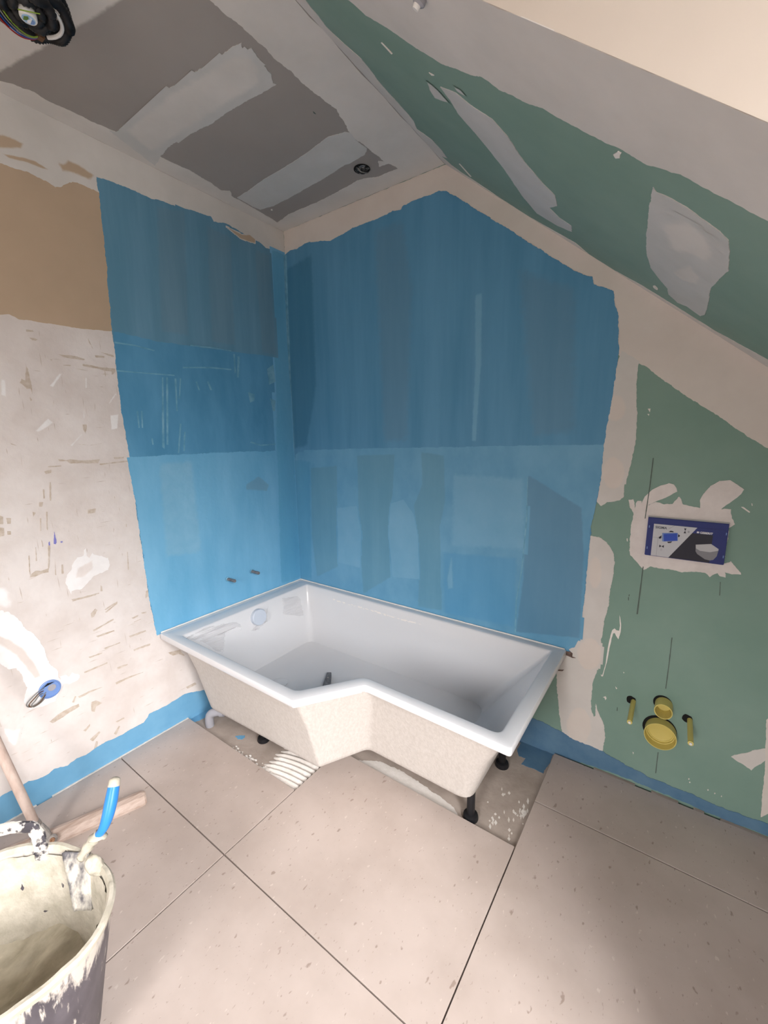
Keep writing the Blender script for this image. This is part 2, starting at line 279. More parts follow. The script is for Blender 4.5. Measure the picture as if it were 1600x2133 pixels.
# ------------------------------------------------------------------ coats, compound and marks on the shell
DATA = [
  ('left','board_panel','tan',0,0.002,0,[(-3.3,2.4),(-0.003,2.4),(-0.003,1.795),(-0.1518,1.8102),(-0.5959,1.8136),(-0.9314,1.7997),(-1.0404,1.7888),(-1.1305,1.7887),(-1.1998,1.7865),(-1.2261,1.7859),(-1.2502,1.7963),(-1.2757,1.7911),(-3.3,1.79)]),
  ('left','joint_compound','compound',1,0.004,0,[(-3.3,2.4785),(-0.002,2.4785),(-0.002,2.28),(-0.1175,2.2583),(-0.5478,2.2953),(-0.934,2.2977),(-0.9851,2.3004),(-1.008,2.297),(-1.0409,2.2679),(-1.0642,2.2522),(-1.0907,2.2622),(-1.1364,2.2689),(-1.1748,2.2664),(-1.2116,2.2639),(-3.3,2.27)]),
  ('left','residue_smear','tan',2,0.004,0.01,[(-1.2231,2.3415),(-1.1859,2.3547),(-1.1654,2.3544),(-1.1397,2.3537),(-1.1491,2.336),(-1.1814,2.3208),(-1.229,2.2984)]),
  ('left','residue_smear','tan',2,0.003,0.006,[(-1.2029,2.2953),(-1.1723,2.303),(-1.1405,2.3109),(-1.1109,2.3136),(-1.0767,2.3041),(-1.0926,2.2999),(-1.1373,2.299),(-1.1855,2.2904)]),
  ('left','residue_smear','tan',2,0.003,0.012,[(-1.046,2.3401),(-1.0298,2.3417),(-1.011,2.3615),(-0.9774,2.3622),(-0.9325,2.3495),(-0.9469,2.3285),(-1.0042,2.3273),(-1.0353,2.3195)]),
  ('left','paint_coat','blue_grey',3,0.003,0,[(-0.9247,2.3481),(-0.921,2.2164),(-0.9266,2.0294),(-0.9339,1.8529),(-0.9333,1.7085),(-0.9358,1.5021),(-0.9248,1.3061),(-0.923,1.1012),(-0.919,0.8866),(-0.9145,0.6844),(-0.9045,0.542),(-0.9,0.49),(-0.0015,0.49),(0.0036,2.3656),(-0.0233,2.3717),(-0.0604,2.3673),(-0.1323,2.354),(-0.1714,2.3688),(-0.2304,2.3761),(-0.2871,2.3809),(-0.3675,2.3887),(-0.433,2.3715),(-0.444,2.3857),(-0.5278,2.3803),(-0.6072,2.3656),(-0.6702,2.3635),(-0.7307,2.354),(-0.8048,2.3571),(-0.8664,2.3534)]),
  ('left','paint_coat','blue_deep',4,0.003,0,[(-0.9314,1.7997),(-0.7525,1.7886),(-0.4741,1.7978),(-0.1518,1.8102),(-0.0493,1.8163),(-0.0012,1.73),(-0.0012,0.49),(-0.9,0.49),(-0.9045,0.542),(-0.9145,0.6844),(-0.919,0.8866),(-0.923,1.1012),(-0.9248,1.3061),(-0.9358,1.5021),(-0.9333,1.7085)]),
  ('left','paint_coat','blue_bright',5,0.004,0,[(-0.9368,1.3007),(-0.7835,1.3036),(-0.5203,1.3033),(-0.1911,1.2976),(-0.0153,1.3077),(-0.0012,0.485),(-0.9,0.485),(-0.9045,0.542),(-0.9145,0.6844),(-0.919,0.8866),(-0.923,1.1012)]),
  ('left','paint_streak','blue_sat',6,0.003,0.012,[(-0.0908,2.3554),(-0.044,2.3653),(-0.0034,2.3634),(-0.0015,1.9911),(-0.0041,1.3045),(0.0026,0.4996),(-0.1611,0.5113),(-0.1414,1.131),(-0.1149,1.7696)]),
  ('left','paint_streak','blue_drab',6,0.003,0.02,[(-0.7037,2.3324),(-0.5747,2.3628),(-0.6123,1.8359),(-0.7372,1.8343)]),
  ('left','paint_streak','blue_drab',6,0.003,0.02,[(-0.4727,2.3413),(-0.346,2.3332),(-0.3629,1.8325),(-0.4967,1.8295)]),
  ('left','paint_streak','blue_drab',6,0.003,0.02,[(-0.2052,2.3241),(-0.1123,2.3254),(-0.1008,1.8222),(-0.1995,1.821)]),
  ('left','paint_streak','blue_drab',7,0.003,0.012,[(-0.3594,1.1273),(-0.2738,1.165),(-0.2054,1.1114),(-0.2229,1.0775),(-0.3618,1.0992)]),
  ('left','paint_streak','blue_pale',7,0.003,0.03,[(-0.8086,1.2688),(-0.6502,1.2703),(-0.6448,0.821),(-0.822,0.8405)]),
  ('left','residue_smear','tan',3,0.002,0.006,[(-0.3656,2.3738),(-0.3358,2.3723),(-0.274,2.3694),(-0.2297,2.3843),(-0.1973,2.3743),(-0.1988,2.3571),(-0.2324,2.3524),(-0.2863,2.349)]),
  ('left','plaster_ridge','blue_pale',8,0.001,0,[(-0.7541,1.6403),(-0.7485,1.6408),(-0.776,1.331),(-0.7862,1.3406)]),
  ('left','plaster_ridge','blue_pale',8,0.001,0,[(-0.7354,1.6421),(-0.7278,1.6429),(-0.757,1.3491),(-0.7646,1.3493)]),
  ('left','plaster_ridge','blue_pale',8,0.001,0,[(-0.6974,1.6413),(-0.6896,1.642),(-0.6976,1.4988),(-0.7045,1.4985)]),
  ('left','plaster_ridge','blue_pale',8,0.001,0,[(-0.6728,1.6436),(-0.6678,1.6441),(-0.6809,1.5554),(-0.6869,1.555)]),
  ('left','plaster_ridge','blue_pale',8,0.001,0,[(-0.6935,1.4426),(-0.6865,1.4427),(-0.7102,1.3096),(-0.7162,1.3098)]),
  ('left','plaster_ridge','blue_pale',8,0.001,0,[(-0.6773,1.4047),(-0.6702,1.4047),(-0.6831,1.3181),(-0.6892,1.3184)]),
  ('left','plaster_ridge','blue_pale',8,0.001,0,[(-0.8762,1.4923),(-0.8711,1.4925),(-0.8721,1.4228),(-0.8772,1.4227)]),
  ('left','plaster_ridge','blue_pale',8,0.001,0,[(-0.8591,1.4929),(-0.8539,1.4931),(-0.8583,1.4228),(-0.8635,1.4228)]),
  ('left','plaster_ridge','blue_pale',8,0.001,0,[(-0.93,1.7604),(-0.8543,1.7601),(-0.7738,1.7512),(-0.7761,1.7466),(-0.8548,1.7551),(-0.9307,1.7547)]),
  ('left','plaster_ridge','blue_pale',8,0.001,0,[(-0.935,1.6512),(-0.8153,1.6533),(-0.6958,1.6568),(-0.6963,1.6523),(-0.8158,1.6489),(-0.9356,1.6463)]),
  ('left','plaster_ridge','blue_pale',8,0.001,0,[(-0.6525,1.6961),(-0.5142,1.7122),(-0.3977,1.7156),(-0.3981,1.7104),(-0.5148,1.7063),(-0.6531,1.6906)]),
  ('left','plaster_ridge','blue_pale',8,0.001,0,[(-0.379,1.7885),(-0.3716,1.7896),(-0.3722,1.698),(-0.3797,1.6972)]),
  ('left','plaster_ridge','blue_pale',8,0.001,0,[(-0.3549,1.7817),(-0.3423,1.7834),(-0.3576,1.6788),(-0.369,1.6777)]),
  ('left','plaster_ridge','blue_pale',8,0.001,0,[(-0.5972,1.6366),(-0.5908,1.6372),(-0.5796,1.5999),(-0.5861,1.5995)]),
  ('left','plaster_ridge','blue_pale',8,0.001,0,[(-0.5375,1.642),(-0.5297,1.6427),(-0.5155,1.6047),(-0.5245,1.604)]),
  ('left','plaster_ridge','blue_pale',8,0.001,0,[(-0.3068,1.3539),(-0.246,1.3356),(-0.1431,1.3388),(-0.1435,1.3329),(-0.2465,1.3288),(-0.314,1.3485)]),
  ('left','plaster_ridge','blue_pale',8,0.001,0,[(-0.8279,1.3781),(-0.8226,1.378),(-0.8219,1.3508),(-0.8273,1.3509)]),
  ('left','plaster_ridge','blue_pale',8,0.001,0,[(-0.6069,1.7984),(-0.5054,1.8046),(-0.3897,1.8051),(-0.3901,1.801),(-0.5059,1.7997),(-0.6074,1.7937)]),
  ('left','plaster_ridge','blue_pale',8,0.001,0,[(-0.1617,1.5862),(-0.1254,1.5769),(-0.1327,1.5193),(-0.1477,1.5187)]),
  ('left','plaster_ridge','blue_pale',8,0.001,0,[(-0.3056,1.6097),(-0.2661,1.6017),(-0.2688,1.569),(-0.2967,1.5566)]),
  ('left','plaster_ridge','blue_pale',8,0.001,0,[(-0.1715,1.7409),(-0.1259,1.7683),(-0.1177,1.6797),(-0.1634,1.6589)]),
  ('left','corner_bead','blue_pale',8,0.0015,0,[(-0.0117,2.3549),(0.0036,2.3596),(0.0072,1.967),(0.0174,1.5968),(-0.0071,1.2798),(-0.0006,1.5241),(-0.0136,1.7355),(-0.0166,1.9851)]),
  ('left','plaster_patch','white_plaster',2,0.005,0,[(-1.1311,0.9524),(-1.1302,0.9312),(-1.1235,0.9127),(-1.1091,0.9282),(-1.0908,0.913),(-1.0553,0.8956),(-1.0514,0.8638),(-1.0614,0.8444),(-1.0849,0.8378),(-1.1151,0.8334),(-1.1351,0.8177),(-1.1631,0.7921),(-1.1834,0.7965),(-1.1974,0.7946),(-1.2005,0.783),(-1.2056,0.8098),(-1.2111,0.8323),(-1.2023,0.8628),(-1.1868,0.8791),(-1.1763,0.9094),(-1.161,0.922),(-1.1397,0.9251)]),
  ('left','plaster_patch','compound_pink',3,0.003,0.012,[(-1.166,0.8817),(-1.1146,0.8976),(-1.1128,0.8672),(-1.1503,0.8393),(-1.1777,0.8431)]),
  ('left','plaster_patch','white_plaster',2,0.004,0,[(-1.4514,0.8393),(-1.4102,0.7973),(-1.3884,0.7781),(-1.3547,0.7134),(-1.3264,0.6604),(-1.3079,0.5915),(-1.3051,0.5406),(-1.2812,0.5038),(-1.2812,0.4655),(-1.2705,0.4341),(-1.3018,0.3801),(-1.3403,0.3766),(-1.3801,0.3874),(-1.3927,0.4258),(-1.377,0.4784),(-1.384,0.5247),(-1.3957,0.5665),(-1.4162,0.5707),(-1.4364,0.6039),(-1.4779,0.6464)]),
  ('left','plaster_patch','old_plaster_flat',3,0.003,0.01,[(-1.4548,0.7587),(-1.4232,0.7011),(-1.4015,0.6804),(-1.3699,0.6315),(-1.3441,0.5594),(-1.3316,0.4978),(-1.3516,0.5019),(-1.368,0.5468),(-1.3898,0.611),(-1.4137,0.6511),(-1.4606,0.7168)]),
  ('left','plaster_patch','white_plaster',2,0.003,0,[(-1.2759,0.4692),(-1.2561,0.4688),(-1.2479,0.4548),(-1.236,0.4683),(-1.2133,0.4437),(-1.2205,0.4275),(-1.2517,0.4241),(-1.2743,0.4426)]),
  ('left','plaster_patch','white_plaster',2,0.003,0.01,[(-1.4608,0.363),(-1.4391,0.337),(-1.4185,0.33),(-1.4389,0.2748),(-1.4522,0.3024)]),
  ('left','plaster_patch','white_plaster',2,0.003,0.02,[(-1.4222,0.884),(-1.3847,0.8667),(-1.3761,0.8078),(-1.3862,0.7943),(-1.43,0.8265)]),
  ('left','plaster_patch','white_plaster',2,0.002,0.006,[(-1.1668,1.5711),(-1.1331,1.6172),(-1.1253,1.6162),(-1.1579,1.5682)]),
  ('left','plaster_patch','white_plaster',2,0.002,0.006,[(-1.2294,1.411),(-1.1878,1.4548),(-1.1743,1.4405),(-1.2081,1.4146),(-1.2242,1.4056)]),
  ('left','plaster_patch','white_plaster',2,0.002,0.006,[(-1.3012,1.5832),(-1.2914,1.5775),(-1.2959,1.5236),(-1.3084,1.5295)]),
  ('left','plaster_patch','white_plaster',2,0.002,0.006,[(-0.9797,1.4716),(-0.9488,1.4765),(-0.9593,1.4192),(-0.9826,1.4151)]),
  ('left','plaster_patch','white_plaster',2,0.002,0.006,[(-0.9796,1.5195),(-0.9506,1.559),(-0.947,1.5573),(-0.9761,1.5177)]),
  ('left','plaster_patch','white_plaster',2,0.002,0.006,[(-1.0505,1.6108),(-1.0453,1.6113),(-1.05,1.5731),(-1.0541,1.5728)]),
  ('left','plaster_patch','white_plaster',2,0.002,0.006,[(-1.1306,1.3559),(-1.0884,1.3994),(-1.0866,1.3971),(-1.126,1.3531)]),
  ('left','plaster_patch','white_plaster',2,0.002,0.006,[(-1.0723,1.4881),(-1.0686,1.4882),(-1.0717,1.4574),(-1.0751,1.4574)]),
  ('left','glue_residue','glue',2,0.002,0,[(-1.1275,1.6858),(-1.1055,1.6852),(-1.0764,1.6856),(-1.0438,1.6788),(-1.0477,1.6754),(-1.0873,1.6768),(-1.113,1.6763),(-1.1189,1.6798)]),
  ('left','glue_residue','glue',2,0.002,0,[(-1.0528,1.661),(-1.0222,1.6591),(-0.9872,1.6555),(-0.941,1.6569),(-0.9405,1.6452),(-0.9533,1.632),(-0.9538,1.6437),(-0.9776,1.645),(-0.9786,1.6217),(-0.9795,1.6448),(-1.0058,1.6496),(-1.0301,1.6514),(-1.0537,1.6535)]),
  ('left','glue_residue','glue',2,0.002,0,[(-1.1756,1.3064),(-1.1506,1.3012),(-1.1371,1.3043),(-1.0942,1.2961),(-1.0389,1.299),(-1.0463,1.2832),(-1.0954,1.2863),(-1.139,1.289),(-1.1478,1.2972),(-1.1733,1.2995)]),
  ('left','glue_residue','glue',2,0.002,0,[(-0.9861,1.3045),(-0.9472,1.3046),(-0.9502,1.2963),(-0.9851,1.2969)]),
  ('left','glue_residue','glue',2,0.002,0,[(-1.21,1.2822),(-1.1691,1.2825),(-1.1701,1.2795),(-1.2104,1.2792)]),
  ('left','glue_residue','glue',2,0.002,0,[(-1.2245,1.2646),(-1.2022,1.2704),(-1.2037,1.2592),(-1.2197,1.2549)]),
  ('left','glue_residue','glue',2,0.002,0,[(-1.2064,1.7307),(-1.1905,1.7316),(-1.1825,1.7262),(-1.1889,1.7217),(-1.2005,1.7215)]),
  ('left','glue_residue','glue',2,0.002,0,[(-1.2117,1.7549),(-1.193,1.7565),(-1.1908,1.7519),(-1.2111,1.7483)]),
  ('left','glue_residue','glue',2,0.002,0,[(-1.2285,1.638),(-1.2231,1.625),(-1.2234,1.5906),(-1.2202,1.5597),(-1.2221,1.5387),(-1.225,1.5559),(-1.2352,1.5551),(-1.2471,1.5713),(-1.2537,1.5742),(-1.2463,1.5885),(-1.2358,1.5826)]),
  ('left','glue_residue','glue',2,0.002,0,[(-1.2316,1.5276),(-1.2257,1.5175),(-1.2306,1.5137)]),
  ('left','glue_residue','glue',2,0.002,0,[(-1.0807,1.4342),(-1.0686,1.4343),(-1.0683,1.4227),(-1.0753,1.3993),(-1.0796,1.4149)]),
  ('left','glue_residue','glue',2,0.002,0,[(-1.0069,1.6987),(-0.9748,1.6993),(-0.9755,1.6934),(-1.0043,1.6915)]),
  ('left','glue_residue','glue',2,0.002,0,[(-0.9857,1.713),(-0.9407,1.7077),(-0.9397,1.7001),(-0.9597,1.7032)]),
  ('left','glue_residue','glue',2,0.002,0,[(-1.1067,1.361),(-1.066,1.3561),(-1.0224,1.361),(-1.0663,1.3533)]),
  ('left','glue_residue','glue',2,0.002,0,[(-1.3058,1.3695),(-1.2892,1.3593),(-1.3038,1.3642)]),
  ('left','glue_residue','glue',2,0.002,0,[(-1.1163,1.6497),(-1.0921,1.6515),(-1.094,1.6491),(-1.1151,1.6473)]),
  ('left','glue_residue','glue',2,0.002,0,[(-1.1548,1.6645),(-1.1471,1.6647),(-1.1508,1.66)]),
  ('left','glue_residue','glue',2,0.002,0,[(-1.0393,1.2808),(-0.9353,1.287),(-0.9356,1.2841),(-1.0398,1.2768)]),
  ('left','glue_residue','glue',2,0.002,0,[(-1.0238,1.7595),(-1.0186,1.7455),(-1.0113,1.7206),(-1.0152,1.7312),(-1.0221,1.745)]),
  ('left','glue_residue','glue',2,0.0015,0,[(-1.3159,0.8857),(-1.3084,0.8971),(-1.2954,0.9052),(-1.2807,0.9011),(-1.2713,0.9024),(-1.2552,0.906),(-1.259,0.889),(-1.276,0.8899),(-1.3042,0.8842)]),
  ('left','glue_residue','glue',2,0.0015,0,[(-1.2856,0.992),(-1.2827,0.9913),(-1.287,0.942),(-1.2901,0.9408)]),
  ('left','glue_residue','glue',2,0.0015,0,[(-1.264,1.0181),(-1.2629,1.0101),(-1.2615,0.9904),(-1.2647,0.9891)]),
  ('left','glue_residue','glue',2,0.0015,0,[(-1.2363,0.9048),(-1.2344,0.9043),(-1.2365,0.8726),(-1.2403,0.8736)]),
  ('left','glue_residue','glue',2,0.0015,0,[(-1.2149,0.9072),(-1.2117,0.9064),(-1.2128,0.8719),(-1.2194,0.8717)]),
  ('left','glue_residue','glue',2,0.0015,0,[(-1.3709,1.1274),(-1.36,1.1185),(-1.362,1.0936),(-1.3751,1.0959)]),
  ('left','glue_residue','glue',2,0.0015,0,[(-1.3512,1.1134),(-1.3393,1.1095),(-1.3419,1.0899),(-1.3513,1.0916)]),
  ('left','glue_residue','glue',2,0.0015,0,[(-1.3766,1.0854),(-1.3613,1.0789),(-1.3648,1.0523),(-1.3813,1.0503)]),
  ('left','glue_residue','glue',2,0.0015,0,[(-1.3547,1.0667),(-1.3453,1.0649),(-1.3469,1.0524),(-1.355,1.054)]),
  ('left','glue_residue','glue',2,0.0015,0,[(-1.2358,1.2005),(-1.2322,1.2001),(-1.2347,1.1664),(-1.2377,1.1667)]),
  ('left','glue_residue','glue',2,0.0015,0,[(-1.2128,1.2244),(-1.2082,1.224),(-1.2168,1.1564),(-1.2205,1.1568)]),
  ('left','glue_residue','glue',2,0.0015,0,[(-1.2579,1.0957),(-1.2543,1.0951),(-1.2604,1.0483),(-1.2634,1.0488)]),
  ('left','glue_residue','glue',2,0.0015,0,[(-1.2368,1.1171),(-1.2325,1.1164),(-1.2407,1.0483),(-1.2438,1.0528)]),
  ('left','glue_residue','glue',2,0.0015,0,[(-1.2474,0.9911),(-1.2413,0.9897),(-1.2498,0.9284),(-1.2546,0.9058),(-1.2576,0.9066)]),
  ('left','glue_residue','glue',2,0.0015,0,[(-1.3082,0.9666),(-1.3065,0.9662),(-1.3115,0.9058),(-1.3146,0.9067)]),
  ('left','glue_residue','glue',2,0.0015,0,[(-1.2525,1.1536),(-1.2418,1.154),(-1.247,1.1377),(-1.2544,1.1388)]),
  ('left','glue_residue','glue',2,0.0015,0,[(-1.2765,1.1233),(-1.2676,1.1181),(-1.2768,1.1046)]),
  ('left','glue_residue','glue',2,0.0015,0,[(-1.0964,0.7886),(-1.0915,0.7826),(-1.0922,0.7607),(-1.0995,0.7631)]),
  ('left','glue_residue','glue',2,0.0015,0,[(-1.2014,0.7622),(-1.1672,0.7592),(-1.1056,0.7584),(-1.106,0.7555),(-1.1606,0.7548),(-1.1956,0.7539)]),
  ('left','glue_residue','glue',2,0.0015,0,[(-1.1037,1.1044),(-1.0751,1.1042),(-1.0806,1.0884),(-1.1057,1.0883)]),
  ('left','glue_residue','glue',2,0.0015,0,[(-0.9249,0.7068),(-0.9067,0.7106),(-0.9071,0.6866),(-0.9306,0.6751)]),
  ('left','glue_residue','glue',2,0.0015,0,[(-0.9815,0.9019),(-0.9783,0.9012),(-0.9835,0.8229),(-0.9859,0.8235)]),
  ('left','glue_residue','glue',2,0.0015,0,[(-0.9717,1.0227),(-0.9685,1.0221),(-0.97,1.0091),(-0.9728,1.0096)]),
  ('left','glue_residue','glue',2,0.0015,0,[(-1.3737,0.9045),(-1.3715,0.8963),(-1.3728,0.891),(-1.3749,0.8954)]),
  ('left','glue_residue','glue',2,0.0015,0,[(-1.0941,0.681),(-1.0718,0.691),(-1.0432,0.6993),(-1.0437,0.6949),(-1.0685,0.6854),(-1.0907,0.6775)]),
  ('left','glue_residue','glue',2,0.0015,0,[(-1.1444,0.6816),(-1.1298,0.6961),(-1.1243,0.6963),(-1.143,0.6633)]),
  ('left','glue_residue','glue',2,0.0015,0,[(-0.9964,0.6077),(-0.9706,0.6099),(-0.971,0.6067),(-0.9926,0.6038)]),
  ('left','glue_residue','glue',2,0.0015,0,[(-0.9547,0.616),(-0.9331,0.6129),(-0.936,0.6067),(-0.9531,0.6116)]),
  ('left','glue_residue','glue',2,0.0015,0,[(-0.9904,0.5863),(-0.9599,0.589),(-0.9624,0.5861),(-0.9886,0.5832)]),
  ('left','glue_residue','glue',2,0.0015,0,[(-1.3305,0.3064),(-1.305,0.3169),(-1.2843,0.3242),(-1.2538,0.3261),(-1.2305,0.326),(-1.2296,0.312),(-1.2613,0.3071),(-1.2874,0.2996),(-1.3224,0.2948)]),
  ('left','glue_residue','glue',2,0.0015,0,[(-1.1872,0.3079),(-1.1709,0.3056),(-1.1511,0.2837),(-1.1741,0.2796),(-1.182,0.2598),(-1.1919,0.2692)]),
  ('left','glue_residue','glue',2,0.0015,0,[(-1.1451,0.6105),(-1.0994,0.6221),(-1.0671,0.6298),(-1.0664,0.6261),(-1.1002,0.6157),(-1.1432,0.6031)]),
  ('left','glue_residue','glue',2,0.0015,0,[(-1.1969,0.4487),(-1.1534,0.4506),(-1.1113,0.4507),(-1.1118,0.4461),(-1.1542,0.4442),(-1.1948,0.4443)]),
  ('left','glue_residue','glue',2,0.0015,0,[(-1.0051,0.461),(-0.9732,0.4612),(-0.9341,0.4586),(-0.9349,0.4516),(-0.9805,0.4536),(-1.004,0.4534)]),
  ('left','glue_residue','glue',2,0.0015,0,[(-1.2294,0.3557),(-1.1864,0.3589),(-1.1429,0.3525),(-1.1872,0.3525),(-1.2249,0.3498)]),
  ('left','glue_residue','glue',2,0.0015,0,[(-1.0915,0.3462),(-1.0368,0.3465),(-0.9771,0.3382),(-1.0376,0.3397),(-1.0895,0.3381)]),
  ('left','glue_residue','glue',2,0.0015,0,[(-1.112,0.1709),(-1.0787,0.1702),(-1.0762,0.165),(-1.1069,0.1633)]),
  ('left','glue_residue','glue',2,0.0015,0,[(-1.0781,0.4101),(-1.0361,0.4074),(-1.0366,0.4026),(-1.0759,0.4034)]),
  ('left','glue_residue','glue',2,0.0015,0,[(-1.0159,0.5298),(-0.9461,0.5295),(-0.9436,0.5226),(-1.0137,0.5218)]),
  ('left','glue_residue','glue',2,0.0015,0,[(-0.7923,0.164),(-0.7448,0.1635),(-0.7379,0.1515),(-0.7856,0.1522)]),
  ('left','glue_residue','glue',2,0.0015,0,[(-0.8595,0.38),(-0.8019,0.3694),(-0.7832,0.3291),(-0.8114,0.3501),(-0.8403,0.3557)]),
  ('left','glue_residue','glue',2,0.0015,0,[(-1.212,0.149),(-1.1766,0.1649),(-1.1718,0.1582),(-1.2026,0.1356)]),
  ('left','glue_residue','glue',2,0.0015,0,[(-1.2298,0.2026),(-1.2037,0.2173),(-1.2048,0.2075),(-1.2227,0.1945)]),
  ('left','glue_residue','glue',2,0.0015,0,[(-1.0938,0.6699),(-1.0448,0.6959),(-1.0455,0.6895),(-1.0885,0.6667)]),
  ('left','glue_residue','glue',2,0.0015,0,[(-1.1438,0.6656),(-1.1241,0.6941),(-1.1192,0.6891),(-1.1357,0.6658)]),
  ('left','glue_residue','glue',2,0.0015,0,[(-1.2005,0.753),(-1.159,0.7577),(-1.117,0.7533),(-1.1596,0.7528)]),
  ('left','glue_residue','glue',2,0.0015,0,[(-0.9949,0.6057),(-0.9693,0.6101),(-0.9713,0.6038),(-0.9923,0.6012)]),
  ('left','glue_residue','glue',2,0.0015,0,[(-1.1377,0.581),(-1.07,0.5799),(-1.0677,0.5749),(-1.1331,0.5737)]),
  ('left','glue_residue','glue',2,0.0015,0,[(-1.1174,0.5185),(-1.0537,0.5179),(-1.0541,0.5139),(-1.1127,0.5109)]),
  ('left','glue_residue','glue',2,0.0015,0,[(-1.1741,0.5042),(-1.1251,0.5016),(-1.1255,0.4977),(-1.1695,0.498)]),
  ('left','glue_residue','glue',2,0.0015,0,[(-1.2089,0.083),(-1.1922,0.1287),(-1.186,0.1246),(-1.1978,0.0824)]),
  ('left','glue_residue','glue',2,0.0015,0,[(-1.1239,0.1199),(-1.1032,0.1434),(-1.0975,0.1398),(-1.116,0.1111)]),
  ('left','glue_residue','glue',2,0.0015,0,[(-1.2514,0.3448),(-1.2387,0.3642),(-1.235,0.3608),(-1.246,0.339)]),
  ('left','ink_mark','ink',3,0.001,0,[(-1.2224,1.0388),(-1.221,1.0248),(-1.2204,0.9969),(-1.2238,0.9905),(-1.2289,0.9929)]),
  ('left','ink_mark','ink',3,0.001,0,[(-1.2447,1.0003),(-1.2406,1.0053),(-1.2413,0.9897),(-1.245,0.9905)]),
  ('left','ink_mark','ink',3,0.001,0,[(-1.2077,0.9981),(-1.2003,0.9973),(-1.2019,0.9921),(-1.2074,0.9925)]),
  ('left','paint_strip','blue_strip',3,0.0035,0,[(-3.3,0.105),(-1.5035,0.1081),(-1.4792,0.1088),(-1.4492,0.1056),(-1.4201,0.1101),(-1.3996,0.0986),(-1.362,0.0978),(-1.3428,0.1029),(-1.2998,0.0888),(-1.2656,0.0974),(-1.232,0.0917),(-1.1959,0.0986),(-1.1588,0.1035),(-1.122,0.0954),(-1.0625,0.0997),(-1.0007,0.0972),(-0.9762,0.1242),(-0.8982,0.1232),(-0.851,0.1268),(-0.8141,0.1321),(-0.7648,0.1233),(-0.7352,0.1097),(-0.7017,0.0996),(-0.5,0.12),(-0.002,0.12),(-0.002,-0.017),(-3.3,-0.017)]),
  ('back','joint_compound','compound_warm',1,0.003,0,[(0.002,2.4785),(0.9208,2.4769),(0.9993,2.4723),(1.1177,2.3739),(1.5755,1.991),(1.852,1.7648),(2.0849,1.5733),(2.27,1.417),(2.27,1.2),(2.1135,1.3263),(2.0765,1.3542),(2.0386,1.3828),(1.9863,1.4245),(1.946,1.4564),(1.891,1.496),(1.848,1.5314),(1.7885,1.5847),(1.7432,1.6175),(1.6819,1.6497),(1.5982,1.7415),(1.494,1.84),(1.3474,1.9514),(1.1467,2.0994),(0.9922,2.2461),(0.8265,2.2319),(0.5557,2.2149),(0.2004,2.2017),(0.002,2.25)]),
  ('back','joint_compound','compound',2,0.0025,0,[(1.6882,1.6651),(1.7456,1.6236),(1.7429,1.5872),(1.7434,1.5469),(1.7532,1.4483),(1.7574,1.3984),(1.758,1.3565),(1.7526,1.2969),(1.7432,1.2274),(1.7354,1.1918),(1.7359,1.1474),(1.723,1.1339),(1.684,1.1234),(1.664,1.1069),(1.6245,1.1482),(1.6241,1.3833),(1.659,1.5532)]),
  ('back','joint_compound','compound',2,0.003,0,[(1.6139,0.9759),(1.6401,0.9881),(1.6666,0.9873),(1.694,0.9698),(1.719,0.931),(1.7284,0.8942),(1.7262,0.8379),(1.7216,0.8022),(1.7177,0.7662),(1.7207,0.727),(1.7101,0.6571),(1.7073,0.5924),(1.7028,0.5495),(1.7066,0.5087),(1.6998,0.4307),(1.6937,0.4047),(1.6876,0.3784),(1.6875,0.2953),(1.6929,0.2479),(1.7024,0.2294),(1.7091,0.2372),(1.7046,0.2823),(1.7115,0.2703),(1.7256,0.2416),(1.7434,0.2047),(1.7504,0.1431),(1.7452,0.0853),(1.6982,0.0577),(1.6547,0.0786),(1.5885,0.0956),(1.5727,0.1727),(1.5542,0.2947),(1.5448,0.3778),(1.5647,0.5473),(1.5957,0.8355)]),
  ('back','paint_coat','blue_back',4,0.003,0,[(0.0015,0.49),(0.0037,2.3612),(0.0468,2.3728),(0.1026,2.369),(0.1579,2.379),(0.1933,2.3773),(0.3442,2.3492),(0.4242,2.3574),(0.4859,2.3692),(0.5451,2.3682),(0.6714,2.3706),(0.7195,2.377),(0.7635,2.3723),(0.7712,2.3817),(0.8507,2.3871),(0.9218,2.3845),(0.9562,2.3869),(0.99,2.3749),(1.0345,2.3421),(1.0887,2.3016),(1.1417,2.257),(1.2235,2.1919),(1.3019,2.131),(1.3774,2.0676),(1.4499,2.0098),(1.5194,1.956),(1.5754,1.9268),(1.5835,1.9015),(1.6187,1.8821),(1.647,1.8658),(1.6529,1.8288),(1.6702,1.7789),(1.6793,1.6822),(1.6767,1.5817),(1.6725,1.5189),(1.6648,1.4379),(1.6595,1.362),(1.6567,1.3145),(1.6566,1.2504),(1.6547,1.1888),(1.6481,1.1222),(1.6444,1.1033),(1.6347,1.0289),(1.6355,0.9928),(1.6326,0.864),(1.6334,0.7523),(1.6271,0.6361),(1.6253,0.556),(1.61,0.5111),(1.5887,0.496),(1.6,0.485)]),
  ('back','paint_coat','blue_back_low',5,0.003,0,[(0.0015,0.49),(0.0094,1.2676),(0.0522,1.2965),(0.5332,1.3124),(0.9331,1.3208),(1.3392,1.332),(1.655,1.3374),(1.6566,1.2504),(1.6547,1.1888),(1.6481,1.1222),(1.6444,1.1033),(1.6347,1.0289),(1.6355,0.9928),(1.6326,0.864),(1.6334,0.7523),(1.6271,0.6361),(1.6253,0.556),(1.61,0.5111),(1.58,0.485)]),
  ('back','paint_streak','blue_sat',6,0.003,0.02,[(-0.0225,1.2415),(0.1358,1.2333),(0.1016,0.51),(-0.0003,0.5039),(-0.039,0.8917)]),
